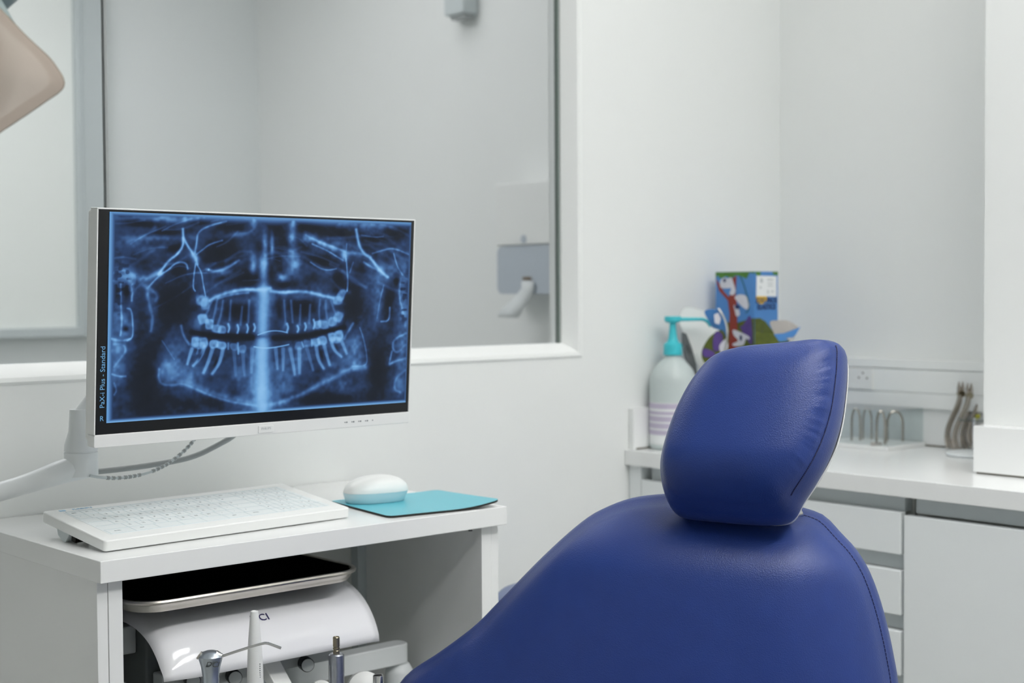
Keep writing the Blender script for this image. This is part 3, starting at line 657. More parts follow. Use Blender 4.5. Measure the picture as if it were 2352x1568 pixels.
ms = thing('computer_mouse', (mc.x, mc.y, DZ + .0042), 'white mouse with pale blue base on the turquoise pad', 'mouse')
am = math.atan2(RX[1], RX[0]) + math.radians(28)
TM = Matrix.Translation((mc.x, mc.y, DZ + .0040)) @ Matrix.Rotation(am, 4, 'Z')
def blob_shell(la, lb, prof):    # prof: (scale, height)
    mb = MB(); seg = 48; vs = []
    for sc2, hh in prof:
        for k in range(seg):
            a = 2 * PI * k / seg; c, s = math.cos(a), math.sin(a); e = .82
            vs.append(TM @ Vector((la * sc2 * abs(c) ** e * (1 if c > 0 else -1) + .004 * hh / .04, lb * sc2 * abs(s) ** e * (1 if s > 0 else -1), hh)))
    fs = [(i * seg + k, i * seg + (k + 1) % seg, (i + 1) * seg + (k + 1) % seg, (i + 1) * seg + k) for i in range(len(prof) - 1) for k in range(seg)]
    fs += [tuple(range(seg))[::-1], tuple((len(prof) - 1) * seg + k for k in range(seg))]
    return mb.add(vs, fs)
obj('base_shell', blob_shell(.0545, .033, [(.88, .0002), (.90, .001), (.97, .011), (1.0, .0165)]), M['mouse_base'], ms, smooth=True)
prof = [(1.0, .0167)] + [(math.cos(t * PI / 2) ** .85, .0167 + .0265 * math.sin(t * PI / 2) ** 1.05) for t in [i / 14 for i in range(1, 14)]] + [(.02, .0432)]
obj('top_shell', blob_shell(.0545, .033, prof), M['plastic'], ms, smooth=True)

# ---------------------------------------------------------------- monitor
mo0 = Vector((.8767, 1.8104, .1112 + H)); ya, ti, ro = .0178, -.0636, -.0015
Xm = Vector((math.cos(ya), math.sin(ya), 0)); Nm = Vector((-math.sin(ya), math.cos(ya), 0)); up = Vector((0, 0, 1)) * math.cos(ti) + Nm * math.sin(ti)
Xm2 = Xm * math.cos(ro) + up * math.sin(ro); Um = -Xm * math.sin(ro) + up * math.cos(ro); Zm = Xm2.cross(Um)    # Zm towards the viewer
TMON = frame(mo0, Xm2, Um, Zm)
SW, SH = .533, .3009
mn = thing('computer_monitor', TMON @ Vector((SW / 2, -.32, -.02)), 'white-framed monitor showing a blue dental x-ray', 'monitor')
fr = MB(); e = .0022
fr.box(-e, SW + e, 0, e, -.018, .001, TMON); fr.box(-e, 0, -.3012, 0, -.018, .001, TMON); fr.box(SW, SW + e, -.3012, 0, -.018, .001, TMON)
obj('bezel', fr, M['plastic'], mn, bevel=.0008)
obj('chin', MB().prism(rrect(-e, SW + e, -.3185, -.3010, .003), .020, TMON @ Matrix.Translation((0, 0, -.018))), M['plastic'], mn, bevel=.0012)
bk = MB(); bk.prism(rrect(.001, SW - .001, -.313, .0005, .006), .014, TMON @ Matrix.Translation((0, 0, -.032))); bk.prism(rrect(.12, SW - .12, -.27, -.06, .02), .022, TMON @ Matrix.Translation((0, 0, -.0545)))
obj('back_shell', bk, M['plastic'], mn, bevel=.003)
obj('screen_surround', MB().box(.0, SW, -.3010, .0, -.0178, -.0006, TMON), M['black'], mn)
bd = MB(); bd.prism(rrect(.2545, .2800, -.3155, -.3050, .001), .0012, TMON @ Matrix.Translation((0, 0, .002)))
bg = obj('badge', bd, M['plastic'], mn, bevel=.0004)
t_ = MB().text('PHILIPS', .0050, TMON @ Matrix.Translation((.2672, -.3095, .0034)), .0001, 1.05); obj('badge_lettering', t_, M['paleink'], bg)
ic = MB()
for xx in (.4085, .4215, .4345, .4475, .4610):
    ic.box(xx, xx + .0018, -.3105, -.3090, .002, .0023, TMON)
    if xx < .46: ic.box(xx + .003, xx + .0055, -.3108, -.3088, .002, .0023, TMON)
obj('button_icons', ic, M['greyink'], mn)

# the x-ray picture on the screen
def build_xray():
    NX, NY = 760, 410
    u = np.linspace(.0160, .5272, NX); v = np.linspace(-.0028, -.2856, NY)
    U, V = np.meshgrid(u, v)
    P = [mo0[i] + Xm2[i] * U + Um[i] * V - (H if i == 2 else 0) for i in range(3)]
    k = P[0] * FX[0] + P[1] * FX[1] + P[2] * FX[2]
    PX = 1176 + FPX * (P[0] * RX[0] + P[1] * RX[1] + P[2] * RX[2]) / k
    PY = 784 - FPX * (P[0] * UX[0] + P[1] * UX[1] + P[2] * UX[2]) / k
    rs = np.random.RandomState(4)
    def noise(nx, ny):
        g = rs.rand(ny + 2, nx + 2); yy = np.linspace(0, ny, NY); xx = np.linspace(0, nx, NX)
        yi = yy.astype(int); xi = xx.astype(int); fy = (yy - yi)[:, None]; fx_ = (xx - xi)[None, :]
        fy = fy * fy * (3 - 2 * fy); fx_ = fx_ * fx_ * (3 - 2 * fx_)
        a = g[np.ix_(yi, xi)]; b = g[np.ix_(yi, xi + 1)]; c = g[np.ix_(yi + 1, xi)]; d = g[np.ix_(yi + 1, xi + 1)]
        return (a * (1 - fx_) + b * fx_) * (1 - fy) + (c * (1 - fx_) + d * fx_) * fy - .5
    I = np.full((NY, NX), .27) + .16 * noise(12, 7) + .10 * noise(30, 17) + .07 * noise(60, 60)
    def blob(cx, cy_, rx, ry, amp, ang=0, soft=1.0, hard=False):
        a = math.radians(ang); dx_ = PX - cx; dy = PY - cy_
        x = (dx_ * math.cos(a) + dy * math.sin(a)) / rx; y = (-dx_ * math.sin(a) + dy * math.cos(a)) / ry
        d2 = x * x + y * y
        w = 1 / (1 + np.exp((np.sqrt(d2) - 1) * 9)) if hard else np.exp(-d2 * soft)
        return w * amp
    def dark(cx, cy_, rx, ry, amp=.8, ang=0, hard=False):
        nonlocal I; I = I * (1 - np.clip(blob(cx, cy_, rx, ry, amp, ang, .8, hard), 0, 1))
    def lite(cx, cy_, rx, ry, amp=.5, ang=0, hard=False):
        nonlocal I; w = np.clip(blob(cx, cy_, rx, ry, amp, ang, 1., hard), 0, 1); I = I + w * (1 - np.clip(I, 0, 1))
    def stroke(pts, w, amp, smooth=2, w2=None):
        nonlocal I
        P_ = [np.array(p, float) for p in pts]
        for _ in range(smooth):
            Q = [P_[0]]
            for i in range(len(P_) - 1): Q += [P_[i] * .75 + P_[i + 1] * .25, P_[i] * .25 + P_[i + 1] * .75]
            Q.append(P_[-1]); P_ = Q
        lo = np.min(P_, 0) - 4 * w; hi = np.max(P_, 0) + 4 * w
        msk = (PX > lo[0]) & (PX < hi[0]) & (PY > lo[1]) & (PY < hi[1])
        if not msk.any(): return
        px, py = PX[msk], PY[msk]; best = np.full(px.shape, 1e9)
        for i in range(len(P_) - 1):
            a, b = P_[i], P_[i + 1]; ab = b - a; L = ab @ ab + 1e-9
            t = np.clip(((px - a[0]) * ab[0] + (py - a[1]) * ab[1]) / L, 0, 1)
            best = np.minimum(best, (px - a[0] - t * ab[0]) ** 2 + (py - a[1] - t * ab[1]) ** 2)
        wgt = np.exp(-best / (w * w)) * abs(amp)
        if amp > 0: I[msk] += wgt * (1 - np.clip(I[msk], 0, 1))
        else: I[msk] *= 1 - wgt
    # soft dark fields of the neck and mouth
    for a in [(400, 705, 48, 75, .85), (330, 880, 42, 95, .85), (365, 760, 35, 60, .5), (866, 850, 24, 85, .8), (812, 700, 30, 55, .75), (760, 915, 95, 16, .8), (430, 930, 90, 26, .55), (480, 912, 60, 20, .3),
              (560, 560, 60, 40, .2), (660, 560, 50, 40, .3), (540, 640, 60, 22, .6), (690, 650, 60, 14, .3), (600, 860, 90, 40, .1), (700, 770, 100, 20, .4), (520, 775, 90, 22, .5)]: dark(*a)
    # upper streaks
    stroke([(253, 505), (330, 500), (420, 505), (520, 500), (640, 502), (780, 512), (930, 520)], 7, .35)
    for a in [(315, 512, 60, 9, .8, 5), (382, 534, 50, 9, .8, -3), (460, 510, 34, 9, .85, -12), (520, 520, 30, 9, .6, -10), (552, 527, 15, 12, .6), (590, 520, 10, 14, .3), (636, 525, 20, 18, .9), (696, 523, 13, 16, .8), (775, 536, 62, 13, .9, 12), (720, 523, 25, 10, .7), (914, 534, 26, 17, .9), (860, 548, 28, 11, .7, 10), (400, 568, 16, 8, .8), (324, 594, 34, 16, .55, 12), (414, 622, 22, 16, .6), (498, 583, 34, 26, .8), (540, 575, 24, 30, .4), (734, 598, 44, 14, .92, 10), (620, 600, 9, 60, .5), (640, 585, 10, 25, .6), (660, 560, 15, 8, .4), (690, 566, 22, 10, .7), (575, 637, 22, 17, .85), (650, 652, 22, 8, .7), (725, 640, 30, 14, .4), (776, 640, 14, 28, .7), (885, 600, 18, 13, .6), (893, 690, 12, 32, .8, 8), (828, 620, 20, 14, .6), (545, 709, 36, 27, .93), (694, 705, 34, 26, .92), (640, 705, 9, 30, .6), (596, 575, 10, 22, .3)]: dark(*a)
    for a in [(455, 500, 90, 7, .25), (581, 508, 9, 18, .5), (672, 514, 8, 17, .5), (353, 546, 60, 7, .28), (300, 560, 40, 14, .18), (581, 606, 8, 20, .65), (606, 610, 9, 24, .6), (609, 565, 6, 30, .5), (624, 565, 5, 26, .5), (671, 548, 8, 16, .5), (675, 600, 15, 28, .5), (648, 637, 12, 9, .45), (547, 538, 28, 6, .3, -8), (705, 545, 14, 10, .45, 25), (745, 562, 30, 6, .45, 25), (510, 625, 20, 8, .35), (300, 640, 34, 14, .32), (300, 655, 12, 20, .3), (880, 620, 30, 20, .35), (925, 660, 9, 50, .3), (866, 705, 11, 48, .32, 5), (345, 700, 14, 50, .3, -8), (285, 740, 22, 40, .28), (270, 800, 20, 34, .35), (268, 860, 18, 40, .22), (925, 730, 15, 24, .35), (925, 795, 14, 36, .3), (920, 870, 13, 30, .3), (401, 797, 26, 46, .28, -8), (384, 850, 22, 30, .34), (420, 860, 40, 26, .22), (814, 800, 22, 42, .30, 8), (820, 832, 24, 18, .22), (650, 890, 26, 30, .25), (580, 860, 26, 50, .16), (660, 850, 30, 30, .18), (600, 900, 30, 30, .2), (560, 690, 40, 10, .2), (700, 680, 50, 8, .22), (452, 740, 14, 22, .2)]: lite(*a)
    # bones: thin bright lines
    S = [([(420, 526), (421, 546), (420, 566), (407, 584), (387, 598), (372, 619), (364, 630)], 3.2, .75), ([(421, 546), (430, 563), (441, 579), (449, 594), (453, 607)], 3, .7), ([(449, 605), (445, 632), (443, 661), (448, 668)], 1.8, .6),
         ([(452, 607), (463, 626), (466, 651), (472, 680)], 1.7, .5), ([(447, 582), (452, 552), (454, 533), (477, 519), (520, 508)], 2.4, .45), ([(451, 584), (468, 571), (480, 561), (510, 552)], 2, .4),
         ([(366, 632), (387, 619), (401, 605), (416, 601), (428, 605), (431, 617)], 2.4, .55), ([(368, 626), (334, 641), (307, 634), (282, 617)], 6, .42), ([(342, 658), (356, 642), (375, 626)], 2.6, .5), ([(330, 655), (348, 665), (362, 680), (358, 690)], 5, .3),
         ([(277, 651), (277, 690), (280, 747), (276, 770)], 2.4, .5), ([(292, 708), (302, 710), (305, 747), (305, 775), (292, 782)], 2.2, .5), ([(338, 663), (342, 699), (351, 728), (346, 760)], 4, .28), ([(304, 655), (302, 690)], 3, .45),
         ([(475, 619), (498, 624), (521, 616), (548, 598)], 3.6, .4), ([(372, 530), (400, 515), (440, 502)], 2, .25), ([(300, 560), (330, 540), (380, 520)], 2, .2), ([(482, 690), (500, 680), (525, 671), (560, 664), (600, 666), (620, 662)], 4.6, .75), ([(500, 686), (530, 676), (570, 672)], 3, .4),
         ([(622, 668), (646, 672), (694, 668), (732, 676), (764, 684)], 4.2, .75), ([(703, 540), (732, 556), (761, 565), (793, 578)], 3, .5), ([(717, 560), (751, 575), (772, 588), (788, 598)], 2, .5), ([(818, 527), (822, 552), (826, 567), (836, 583), (853, 594), (868, 617), (890, 636)], 3.4, .7),
         ([(795, 594), (797, 623), (799, 647), (797, 668)], 1.6, .55), ([(811, 602), (803, 626)], 1.6, .3), ([(713, 602), (732, 615), (751, 621), (772, 617)], 1.7, .4), ([(855, 582), (880, 574), (904, 569), (938, 584)], 2, .38), ([(904, 582), (912, 612), (925, 632)], 1.6, .4), ([(836, 602), (850, 612), (868, 620)], 3, .45), ([(830, 540), (860, 545), (880, 543)], 1.5, .3), ([(791, 580), (830, 582), (850, 590)], 4, .4),
         ([(895, 706), (894, 737), (875, 738)], 2, .45), ([(920, 640), (916, 680), (926, 720)], 2.6, .4), ([(881, 655), (872, 690), (866, 730)], 1.6, .3), ([(796, 560), (793, 600)], 1.5, .4),
         ([(365, 848), (363, 868), (372, 884), (401, 884), (418, 880), (449, 893), (477, 906), (525, 922), (592, 932)], 3.2, .30), ([(418, 876), (449, 888), (477, 900), (525, 914), (590, 926)], 8, .28), ([(416, 748), (420, 769), (434, 790)], 3.2, .38), ([(372, 782), (390, 810), (400, 825)], 1.8, .22),
         ([(811, 742), (800, 760), (790, 778)], 3, .35), ([(826, 752), (835, 778), (843, 817), (842, 840), (810, 841)], 1.7, .3), ([(838, 842), (809, 844), (770, 864), (732, 884), (694, 904), (646, 924), (600, 932)], 6, .36), ([(257, 859), (272, 864), (288, 864)], 2.6, .45), ([(262, 790), (284, 790), (290, 806), (276, 824), (262, 842)], 3, .35), ([(256, 778), (280, 783), (298, 778)], 3, .4), ([(262, 880), (268, 896), (262, 906)], 2.4, .35),
         ([(933, 765), (905, 778), (900, 800), (912, 812), (930, 792)], 2.6, .38), ([(895, 836), (910, 828), (930, 823)], 3, .4), ([(930, 850), (908, 868), (905, 895), (918, 900)], 3, .3), ([(900, 806), (894, 832)], 2, .3)]
    for p, w, a in S: stroke(p, w, a)
    lite(447, 590, 8, 13, .75, -25); lite(791, 586, 8, 11, .85, 20); lite(304, 661, 5, 7, .4); lite(368, 630, 8, 9, .4)
    I *= 1 + .45 * noise(45, 26) + .35 * noise(100, 56)
    rr_ = random.Random(11)
    for _ in range(70):
        x = rr_.uniform(262, 935); y = rr_.uniform(500, 650); sg = 1 if x > 600 else -1; L_ = rr_.uniform(30, 95); sl = rr_.uniform(-.15, .75); c_ = rr_.uniform(-12, 12)
        stroke([(x, y), (x + sg * L_ * .5, y + L_ * sl * .5 + c_), (x + sg * L_, y + L_ * sl)], rr_.uniform(1.5, 5.0), rr_.uniform(.06, .16))
    # central spine shadow
    stroke([(606, 668), (603, 740), (602, 800), (601, 870), (602, 940)], 15, .70); stroke([(602, 800), (600, 870), (601, 935)], 23, .35); stroke([(604, 600), (606, 668)], 10, .3)
    dark(603, 773, 14, 4, .15)
    # speckled mastoid cells
    sp = noise(95, 60); w = np.clip(blob(284, 640, 22, 34, 1) + blob(268, 690, 12, 30, 1) + blob(927, 690, 10, 50, .9), 0, 1); I *= 1 - np.clip(w * np.clip((sp - .02) * 5, 0, 1), 0, .5)
    dark(290, 670, 8, 15, .95); dark(910, 645, 6, 10, .95, 8); dark(289, 755, 7, 6, .8)
    dark(540, 772, 60, 5, .6); 
    # bite gap
    stroke([(440, 762), (480, 770), (525, 773), (580, 776)], 6, -.9); stroke([(628, 776), (680, 776), (730, 764), (790, 752)], 6, -.9)
    # teeth, upper
    def tooth(cx, cy_, rx, ry, amp=.75, ang=0):
        nonlocal I
        a = math.radians(ang); dx_ = PX - cx; dy = PY - cy_; x = np.abs(dx_ * math.cos(a) + dy * math.sin(a)) / rx; y = np.abs(-dx_ * math.sin(a) + dy * math.cos(a)) / ry
        d = (x ** 3 + y ** 3) ** (1 / 3); d = d + .20 * tn
        w = 1 / (1 + np.exp((d - .95) * 11)) * amp * (.70 + .35 * tn2 + .32 * np.clip(d, 0, 1) ** 3); I = I + np.clip(w, 0, 1) * (1 - np.clip(I, 0, 1))
    tn = noise(70, 40) * 1.6; tn2 = noise(110, 60)
    for a in [(463, 690, 15, 13, .62, 20), (471, 698, 10, 14, .5), (466, 733, 11, 12, .75, -15), (480, 745, 10, 12, .7, 0), (496, 754, 11, 9, .6), (510, 757, 9, 9, .62), (783, 678, 9, 14, .62, 30), (775, 690, 11, 10, .6), (776, 727, 10, 12, .7, 20), (763, 738, 10, 11, .68), (743, 745, 12, 10, .6), (729, 746, 8, 10, .6)]: tooth(*a)
    for x, y, l in [(525, 753, 9), (546, 755, 9), (568, 754, 9), (584, 752, 8), (721, 744, 10), (701, 750, 8), (684, 755, 7), (660, 752, 9)]: stroke([(x - 1, y - l), (x + 2, y), (x - 1, y + l)], 2.6, .65)
    for xa, xb, yy in [(512, 540, 748), (530, 560, 750), (548, 580, 752), (640, 668, 752), (668, 700, 752), (700, 722, 750)]: lite((xa + xb) / 2, yy, 9, 11, .22)
    for pts in [[(486, 690), (478, 712), (470, 728)], [(498, 690), (494, 715), (488, 738)], [(512, 690), (508, 720), (500, 745)], [(760, 690), (766, 710), (772, 722)], [(748, 690), (748, 715), (752, 735)], [(735, 688), (732, 715), (734, 738)], [(530, 690), (527, 735)], [(572, 690), (570, 740)], [(668, 690), (672, 740)], [(652, 690), (656, 745)], [(690, 700), (688, 745)], [(712, 700), (710, 742)], [(556, 705), (552, 745)]]: stroke(pts, 3, .28)
    # teeth, lower
    for a in [(448, 784, 10, 12, .78, 10), (468, 786, 11, 13, .78, -10), (458, 793, 14, 8, .5), (490, 790, 11, 9, .72), (508, 792, 11, 9, .72), (537, 796, 9, 8, .40), (556, 801, 9, 9, .42), (740, 782, 12, 10, .78), (725, 785, 10, 9, .7), (762, 774, 9, 10, .78, -15), (779, 770, 10, 12, .78, -15), (770, 780, 12, 8, .5), (705, 788, 9, 8, .42), (686, 794, 9, 9, .42)]: tooth(*a)
    for pts, w, a in [([(441, 800), (435, 818), (430, 836)], 4, .6), ([(470, 795), (460, 822), (443, 840)], 4, .6), ([(455, 800), (452, 812)], 2, .3), ([(488, 800), (478, 832), (467, 856)], 4.4, .6), ([(512, 800), (505, 832), (487, 858)], 4.4, .6), ([(524, 788), (524, 801)], 2.4, .5), ([(546, 788), (547, 812)], 2.6, .55),
                      ([(537, 805), (541, 862)], 4, .25), ([(557, 806), (561, 862)], 4, .28), ([(579, 800), (577, 855)], 4.5, .35), ([(633, 800), (637, 847)], 4, .42), ([(650, 800), (650, 850)], 4, .42), ([(666, 800), (672, 830), (677, 860)], 4.4, .5), ([(687, 800), (688, 857)], 4.4, .45), ([(703, 795), (712, 825), (719, 850)], 3.6, .28),
                      ([(726, 795), (730, 825), (743, 846)], 4, .55), ([(744, 792), (750, 815), (757, 838)], 4, .55), ([(761, 786), (768, 805), (784, 819)], 3.8, .55), ([(784, 782), (790, 797), (796, 812)], 3.8, .5), ([(715, 780), (716, 794)], 2.2, .5), ([(693, 785), (697, 797)], 2, .5)]:
        if len(pts) < 2 or w < 3.3: stroke(pts, w, a); continue
        stroke(pts, w * .95, a * .85)
        p0_, p1_ = np.array(pts[0], float), np.array(pts[-1], float); nn_ = np.array([-(p1_ - p0_)[1], (p1_ - p0_)[0]]); nn_ /= np.hypot(*nn_)
        for q in (-1, 1): stroke([tuple(np.array(p_) + nn_ * q * w * (.85 - .5 * i_ / (len(pts) - 1))) for i_, p_ in enumerate(pts)], 1.3, a * .35)
    for p in [((459, 818), 3, 9, 25), ((495, 834), 3, 11, 20), ((738, 815), 3, 10, -15), ((772, 796), 3, 8, -25)]: dark(p[0][0], p[0][1], p[1], p[2], .6, p[3])
    stroke([(592, 769), (610, 762), (627, 759), (645, 760), (660, 764)], 1.2, .8, 2); stroke([(583, 796), (600, 799), (620, 799), (645, 795), (663, 791)], 1.3, .85, 2)
    lite(479, 619, 2.2, 2.2, 1.0); 
    I += .03 * noise(90, 50) * (I > .15) + .02 * noise(200, 110)
    # bright film border
    uu = (U - u[0]) / (u[-1] - u[0]); vv = (V - v[0]) / (v[-1] - v[0])
    wob = 1 + .5 * noise(10, 1)
    b = np.maximum.reduce([.72 * np.exp(-(uu / .017) ** 2), .66 * np.exp(-(vv / (.027 * wob)) ** 2), .80 * np.exp(-((1 - vv) / .017) ** 2.0), .45 * np.exp(-((1 - uu) / .009) ** 2)])
    I = np.maximum(I, b)
    Ip = np.pad(I, 1, mode='edge'); I = sum(Ip[i_:i_ + NY, j_:j_ + NX] * w_ for i_, j_, w_ in [(0, 0, 1), (0, 1, 2), (0, 2, 1), (1, 0, 2), (1, 1, 4), (1, 2, 2), (2, 0, 1), (2, 1, 2), (2, 2, 1)]) / 16
    I = np.clip(I, 0, 1)
    stops = [0, .12, .3, .5, .72, 1]; cols_ = np.array([(21, 26, 32), (26, 33, 45), (40, 62, 100), (66, 104, 156), (104, 158, 210), (150, 200, 240)], float) / 255
    cols_ = np.where(cols_ <= .04045, cols_ / 12.92, ((cols_ + .055) / 1.055) ** 2.4)
    RGB = np.stack([np.interp(I, stops, cols_[:, c]) for c in range(3)] + [np.ones_like(I)], -1).reshape(-1, 4)
    W = np.stack([mo0[i] + Xm2[i] * U + Um[i] * V + Zm[i] * .0004 for i in range(3)], -1).reshape(-1, 3)
    org = np.array(ORIG[mn.name]); W = W - org
    ii = np.arange(NX * NY).reshape(NY, NX); F = np.stack([ii[1:, :-1], ii[1:, 1:], ii[:-1, 1:], ii[:-1, :-1]], -1).reshape(-1, 4)
    me = bpy.data.meshes.new('screen_image'); me.vertices.add(len(W)); me.vertices.foreach_set('co', W.ravel())
    me.loops.add(F.size); me.loops.foreach_set('vertex_index', F.ravel().astype(np.int32)); me.polygons.add(len(F))
    me.polygons.foreach_set('loop_start', (np.arange(len(F)) * 4).astype(np.int32)); me.update(calc_edges=True)
    at = me.color_attributes.new('film', 'FLOAT_COLOR', 'POINT'); at.data.foreach_set('color', RGB.ravel().astype(np.float32))
    m = bpy.data.materials.new('lit_xray_screen'); m.use_nodes = True; nt = m.node_tree; bb = nt.nodes['Principled BSDF']
    an = nt.nodes.new('ShaderNodeAttribute'); an.attribute_name = 'film'; nt.links.new(an.outputs['Color'], bb.inputs['Emission Color'])
    bb.inputs['Emission Strength'].default_value = 1.0; bb.inputs['Base Color'].default_value = (.002, .002, .003, 1); bb.inputs['Roughness'].default_value = .45; bb.inputs['Specular IOR Level'].default_value = .15
    me.materials.append(m); o = bpy.data.objects.new('screen', me); COL.objects.link(o); o.parent = mn; ORIG[o.name] = ORIG[mn.name]; return o
scr = build_xray()
stx = MB()
Rt = Matrix.Rotation(PI / 2, 4, 'Z')
stx.text('PaX-i Plus - Standard', .0098, TMON @ Matrix.Translation((.0098, -.2235, .0002)) @ Rt, .0001)
stx.text('R', .0098, TMON @ Matrix.Translation((.0092, -.2795, .0002)), .0001)
obj('screen_lettering', stx, emitter('lit_letters', lin((105, 165, 210)), .85, 0.01), scr)

# monitor arm and cables
def bpt(px, py, Y=1.99): return at_y(px, py, Y)
am_o = bpt(184, 1060); arm = thing('monitor_arm', am_o, 'pale jointed wall arm that carries the monitor', 'monitor arm')
c0 = bpt(186, 1038); rad = .024
obj('joint_post', MB().lathe([(rad, -.034), (rad, 0), (rad - .0015, .0004), (rad - .0015, .002), (rad, .0024), (rad - .001, .012), (rad * .72, .030), (rad * .62, .062)], Matrix.Translation(c0), 36), M['plastic_cool'], arm, smooth=True)
lo = MB(); pA = bpt(190, 1072); pB = bpt(-260, 1190, 2.19)
lo.tube([pA + Vector((.01, 0, .002)), bpt(150, 1080), bpt(60, 1112, 2.02), bpt(-60, 1146, 2.06), Vector((pB.x, 2.19, pB.z))], [.018, .018, .0135, .0140, .015], 14, smooth=2)
obj('lower_arm', lo, M['plastic_cool'], arm, smooth=True)
obj('wall_bracket', MB().box(pB.x - .035, pB.x + .035, 2.186, 2.2165, pB.z - .06, pB.z + .06), M['plastic_cool'], arm, bevel=.005)
obj('head_arm', MB().tube([c0 + Vector((0, 0, .050)), c0 + Vector((.03, 0, .085)), TMON @ Vector((.16, -.15, -.10)), TMON @ Vector((SW / 2, -.15, -.09)), TMON @ Vector((SW / 2, -.15, -.054))], .013, 12, smooth=2), M['plastic_cool'], arm, smooth=True)
gb = MB().tube([bpt(212, 1084, 1.99), bpt(300, 1075, 1.99), bpt(410, 1058, 1.985), bpt(455, 1045, 1.98), bpt(500, 1022, 1.97), bpt(540, 1000, 1.95), bpt(560, 970, 1.92), TMON @ Vector((.235, -.24, -.056))], .0042, 10, smooth=2)
cb1 = obj('power_cable', gb, M['grey_plastic'], None, smooth=True, label='thick grey cable rising from the arm to the monitor', cat='cable')
pts = [bpt(*p, 1.965) for p in [(206, 1092), (230, 1096), (262, 1098), (300, 1095), (345, 1085), (385, 1066), (415, 1043), (440, 1018), (452, 1000), (462, 980)]] + [TMON @ Vector((.18, -.25, -.056))]
cp = MB().tube(pts, .0021, 8, smooth=2)
cb2 = obj('video_cable', cp, M['lightgrey'], None, smooth=True, label='thin beaded grey and white cable sagging under the monitor', cat='cable')
bd = MB(); CP = pts
for _ in range(3):
    Q = [CP[0]]
    for i in range(len(CP) - 1): Q += [CP[i] * .75 + CP[i + 1] * .25, CP[i] * .25 + CP[i + 1] * .75]
    CP = Q + [CP[-1]]
acc, last = 0.0, 0.0
for i in range(1, len(CP)):
    acc += (CP[i] - CP[i - 1]).length
    if .028 < acc < .185 and not (.083 < acc < .098) and acc - last > .0068:
        d_ = (CP[i] - CP[i - 1]).normalized(); bd.tube([CP[i] - d_ * .0020, CP[i] + d_ * .0020], .0029, 10); last = acc
obj('cable_bead', bd, M['grey_plastic'], cb2, smooth=True)

# ---------------------------------------------------------------- delivery unit inside the desk
CX0, CX1 = .958, 1.3175
du = thing('dental_delivery_unit', (1.15, 1.90, H - .60), 'white curved delivery unit head under the desk top', 'dental unit')
z_b = at_y(868, 1470, 1.80).z
prof = [(1.796, z_b), (1.7985, z_b + .014), (1.812, z_b + .038), (1.836, z_b + .061), (1.866, z_b + .076), (1.90, z_b + .0845), (1.95, z_b + .0880), (2.03, z_b + .0885)]
prof = [tuple(p) for p in catmull(prof, 26, closed=False)]
cv = MB(); nxs = 24; vs = []
for i in range(nxs + 1):
    s = i / nxs; x = CX0 + (CX1 - CX0) * s
    edge_l = max(0, 1 - s / .14); edge_r = max(0, (s - .985) / .015)
    for j, (y, z) in enumerate(prof):
        t = j / (len(prof) - 1)
        drop = .028 * edge_l ** 2.4 + .002 * edge_r ** 2
        lowcut = .012 * edge_l ** 2 * max(0, 1 - t * 8)
        vs.append((x - .0, y + .25 * drop, z - drop * (0.4 + t * .6) + lowcut + (0 if j else 0)))
m_ = len(prof)
cv.add(vs, [(i * m_ + j, i * m_ + j + 1, (i + 1) * m_ + j + 1, (i + 1) * m_ + j) for i in range(nxs) for j in range(m_ - 1)])
cvo = obj('cover', cv, M['unit'], du, smooth=True); md = cvo.modifiers.new('solid', 'SOLIDIFY'); md.thickness = .004; md.offset = -1
tl_ = MB()
def on_cover(x, t):
    k = t * (m_ - 1); j = min(int(k), m_ - 2); f = k - j; y = prof[j][0] * (1 - f) + prof[j + 1][0] * f; z = prof[j][1] * (1 - f) + prof[j + 1][1] * f
    ty = Vector((0, prof[j + 1][0] - prof[j][0], prof[j + 1][1] - prof[j][1])).normalized(); nz = Vector((1, 0, 0)).cross(ty)
    return frame(Vector((x, y, z)) + nz * .0010, (1, 0, 0), ty, nz)
xl = at_y(590, 1410, 1.85).x
best = min([i / 60 for i in range(60)], key=lambda t: abs((lambda p: 784 - FPX * (p[0] * UX[0] + p[1] * UX[1] + p[2] * UX[2]) / (p[0] * FX[0] + p[1] * FX[1] + p[2] * FX[2]))(np.array([on_cover(xl, t).translation[0], on_cover(xl, t).translation[1], on_cover(xl, t).translation[2] - H])) - 1411))
tl_.text('DCI', .0175, on_cover(xl - .0065, best - .012), .0003, 1.05)
obj('cover_lettering', tl_, M['navy'], cvo)
obj('body_block', MB().box(CX0 + .01, CX1 - .03, 1.875, 2.04, z_b - .03, z_b + .06), M['dark_plastic'], du, bevel=.004)
zk = at_y(700, 1527, 1.835).z
obj('handle_bar', MB().box(CX0 + .02, CX1 - .04, 1.846, 1.8745, z_b - .030, z_b - .002), M['grey_plastic'], du, bevel=.003)
for (px, py) in [(702, 1524), (536, 1553), (440, 1560)]:
    p = at_y(px, py, 1.835); kn_ = obj('control_knob', MB().lathe([(.0, .011), (.0100, .011), (.0108, .009), (.0108, -.012), (0, -.012)], aim((p.x, 1.834, p.z), (-.35, -1, .05)), 24), M['black'], du, smooth=True)
    obj('knob_face', MB().lathe([(0, .0125), (.0092, .0122), (.0096, .0110)], aim((p.x, 1.834, p.z), (-.35, -1, .05)), 24), M['grey_plastic'], kn_, smooth=True)
sb = MB(); p = at_y(592, 1475, 1.865); q = at_y(668, 1620, 1.80); sb.tube([p, q], [.0, .0], 4); sb = MB()
dirv = (q - p).normalized(); sb.box(-.016, .016, -.008, .008, 0, (q - p).length, aim(p, dirv)); obj('slanted_arm', sb, M['plastic'], du, bevel=.002)
